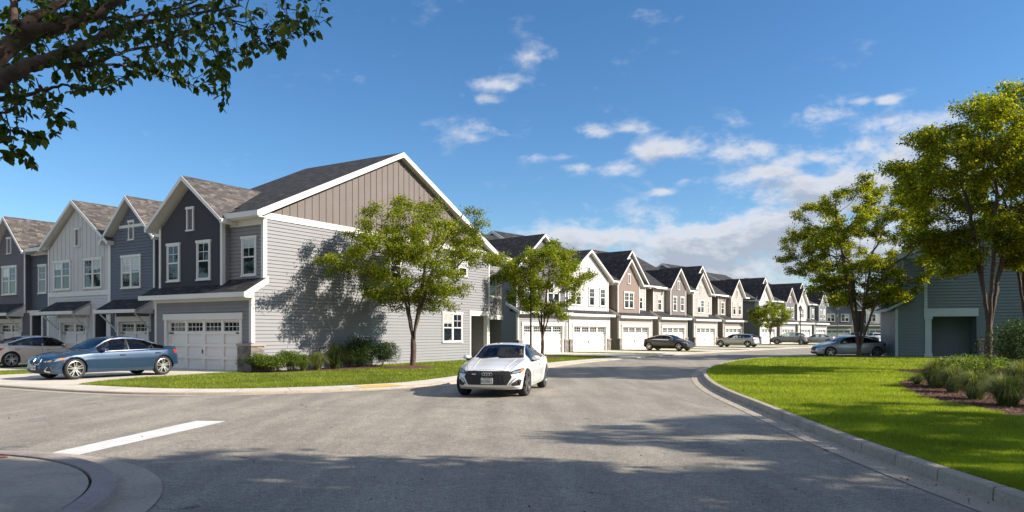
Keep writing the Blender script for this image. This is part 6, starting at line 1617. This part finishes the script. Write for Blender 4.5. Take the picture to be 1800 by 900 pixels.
shrub(18.2, 24.9, ZL, 2.4, 2.1, 'dark rounded bush at the right edge beside the tall loose one', 'leaf_dshrub', 6000, .07, 412, 'bushes in the right bed', 'bush', 'bush', 10)
shrub(19.0, 21.5, ZL, 2.0, 1.2, 'mid green bush at the right edge behind the grass clumps', 'leaf_shrub', 4000, .07, 413, 'bushes in the right bed', 'bush', 'bush', 8)
# climbing whips on the tall bush
# ------------------------------------------------------------------ grass
def blades(name, poly, n, z, mat, hgt=.045, wd=.006, excl=(), dens=None, seed=9, ymax=60):
    rg = np.random.default_rng(seed); poly = np.array(poly); x0, y0 = poly.min(0); x1, y1 = poly.max(0); y1 = min(y1, ymax); out = []; tot = 0
    while tot < n:
        # denser near the camera: sample by inverse distance
        m_ = n * 2; Y = 1 / rg.uniform(1 / y1, 1 / max(y0, 4.5), m_); Xf = rg.uniform(max(x0, -Y * .75 - 1), np.minimum(x1, Y * .75 + 1)) if False else rg.uniform(-.76, .76, m_) * Y
        P = np.stack([Xf, Y], 1); k = (P[:, 0] > x0) & (P[:, 0] < x1); P = P[k]; P = P[inpoly(P, poly)]
        for e in excl: P = P[~inpoly(P, e)]
        if len(P) == 0: break
        out.append(P); tot += len(P)
        if len(out) > 12: break
    P = np.concatenate(out)[:n]; n = len(P); d = P[:, 1]; sc_ = np.clip(d / 9, .9, 4.5)
    a = rg.uniform(0, 2 * np.pi, n); h = hgt * rg.uniform(.5, 1.25, n) * np.clip(sc_, .9, 1.25); w_ = wd * sc_ * rg.uniform(.6, 1.2, n); le = rg.normal(0, .5, (n, 2)) * h[:, None]
    s = np.stack([np.cos(a), np.sin(a)], 1) * w_[:, None] / 2
    V = np.zeros((n, 3, 3)); V[:, 0, :2] = P - s; V[:, 1, :2] = P + s; V[:, 2, :2] = P + le; V[:, :2, 2] = z - .004; V[:, 2, 2] = z + h
    o = np_mesh(name, V.reshape(-1, 3), np.arange(n * 3).reshape(n, 3), mat); o['kind'] = 'stuff'; return o
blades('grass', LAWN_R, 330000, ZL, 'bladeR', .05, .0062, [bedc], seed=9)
LL = [tuple(p) for p in offset(LP, 1.78)] + [(150, 240), (-140, 240), (-140, 120)]
house_box = [wm(.0, -.0), wm(.0, 18), wm(-30, 18), wm(-30, 1.6), wm(-6.5, 1.6), wm(-6.5, 0)]
ringp = [(-4.6 + 1.2 * math.cos(t), 32.6 + 1.2 * math.sin(t)) for t in np.linspace(0, 6.28, 20)]
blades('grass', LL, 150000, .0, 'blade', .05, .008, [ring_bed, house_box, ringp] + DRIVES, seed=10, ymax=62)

for i, (x, y, a, b, rm, lb_) in enumerate([(-42, 15, 1.0, 10.5, 6.0, 'tree left of the photo, its outline mirrored in the left row windows'), (-45, 26, 1.0, 10.0, 6.4, 'second tree left of the photo along the side street'), (-35, 3, 1.0, 10.4, 6.0, 'tall tree left of the camera across the side street'), (-55, 36, 1.0, 10.5, 6.4, 'tree farthest to the left of the camera'),
        (-58, 50, 1.0, 11, 6.4, 'tree far left beyond the side street, outside the photo'), (62, 68, 1.6, 8.5, 5.2, 'added tree behind the teal house, outside the photo'), (84, 96, 1.6, 9.5, 5.6, 'added tree at the far right beyond the teal house, outside the photo'), (78, 80, 1.6, 10, 5.6, 'added tall tree in a row beyond the teal house, outside the photo')]):  # trees beyond the teal house added to darken the street row's pane reflections
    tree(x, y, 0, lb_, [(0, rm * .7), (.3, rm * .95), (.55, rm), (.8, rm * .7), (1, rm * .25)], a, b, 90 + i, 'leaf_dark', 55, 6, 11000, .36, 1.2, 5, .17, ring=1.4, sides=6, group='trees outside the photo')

# fallen leaves and grit on the road and in the gutters
n = 900; Yl = 1 / rng.uniform(1 / 26, 1 / 6.5, n); P = np.stack([rng.uniform(-.72, .5, n) * Yl, Yl], 1); P = P[(P[:, 0] < 4.0) & ~inpoly(P, LBN)]; P = P[np.hypot(P[:, 0] - IC[0], P[:, 1] - IC[1]) > 4.4]
gt = resample(RP, .02)[0]; gt = gt[(gt[:, 1] > 5) & (gt[:, 1] < 30)]; gt = gt[rng.integers(0, len(gt), 380)] + np.c_[rng.uniform(.05, .38, 380), np.zeros(380)]
P = np.vstack([P[:90], gt]); C = np.c_[P, np.full(len(P), ZR + .014)]
leaf_mesh('leaf_litter', C, .03, 'chip', None, LEAF2, 0, rng)['kind'] = 'stuff'

for i, (x, y, lb_) in enumerate([(1.8, -4.2, 'added tree canopy directly behind the camera, blocking sky light'), (-5.2, -2.6, 'added tree canopy behind the camera on the left, blocking sky light'), (6.6, -3.4, 'added tree canopy behind the camera near the right kerb, blocking sky light')]):  # unseen canopy added to block overhead sky and deepen the foreground shade
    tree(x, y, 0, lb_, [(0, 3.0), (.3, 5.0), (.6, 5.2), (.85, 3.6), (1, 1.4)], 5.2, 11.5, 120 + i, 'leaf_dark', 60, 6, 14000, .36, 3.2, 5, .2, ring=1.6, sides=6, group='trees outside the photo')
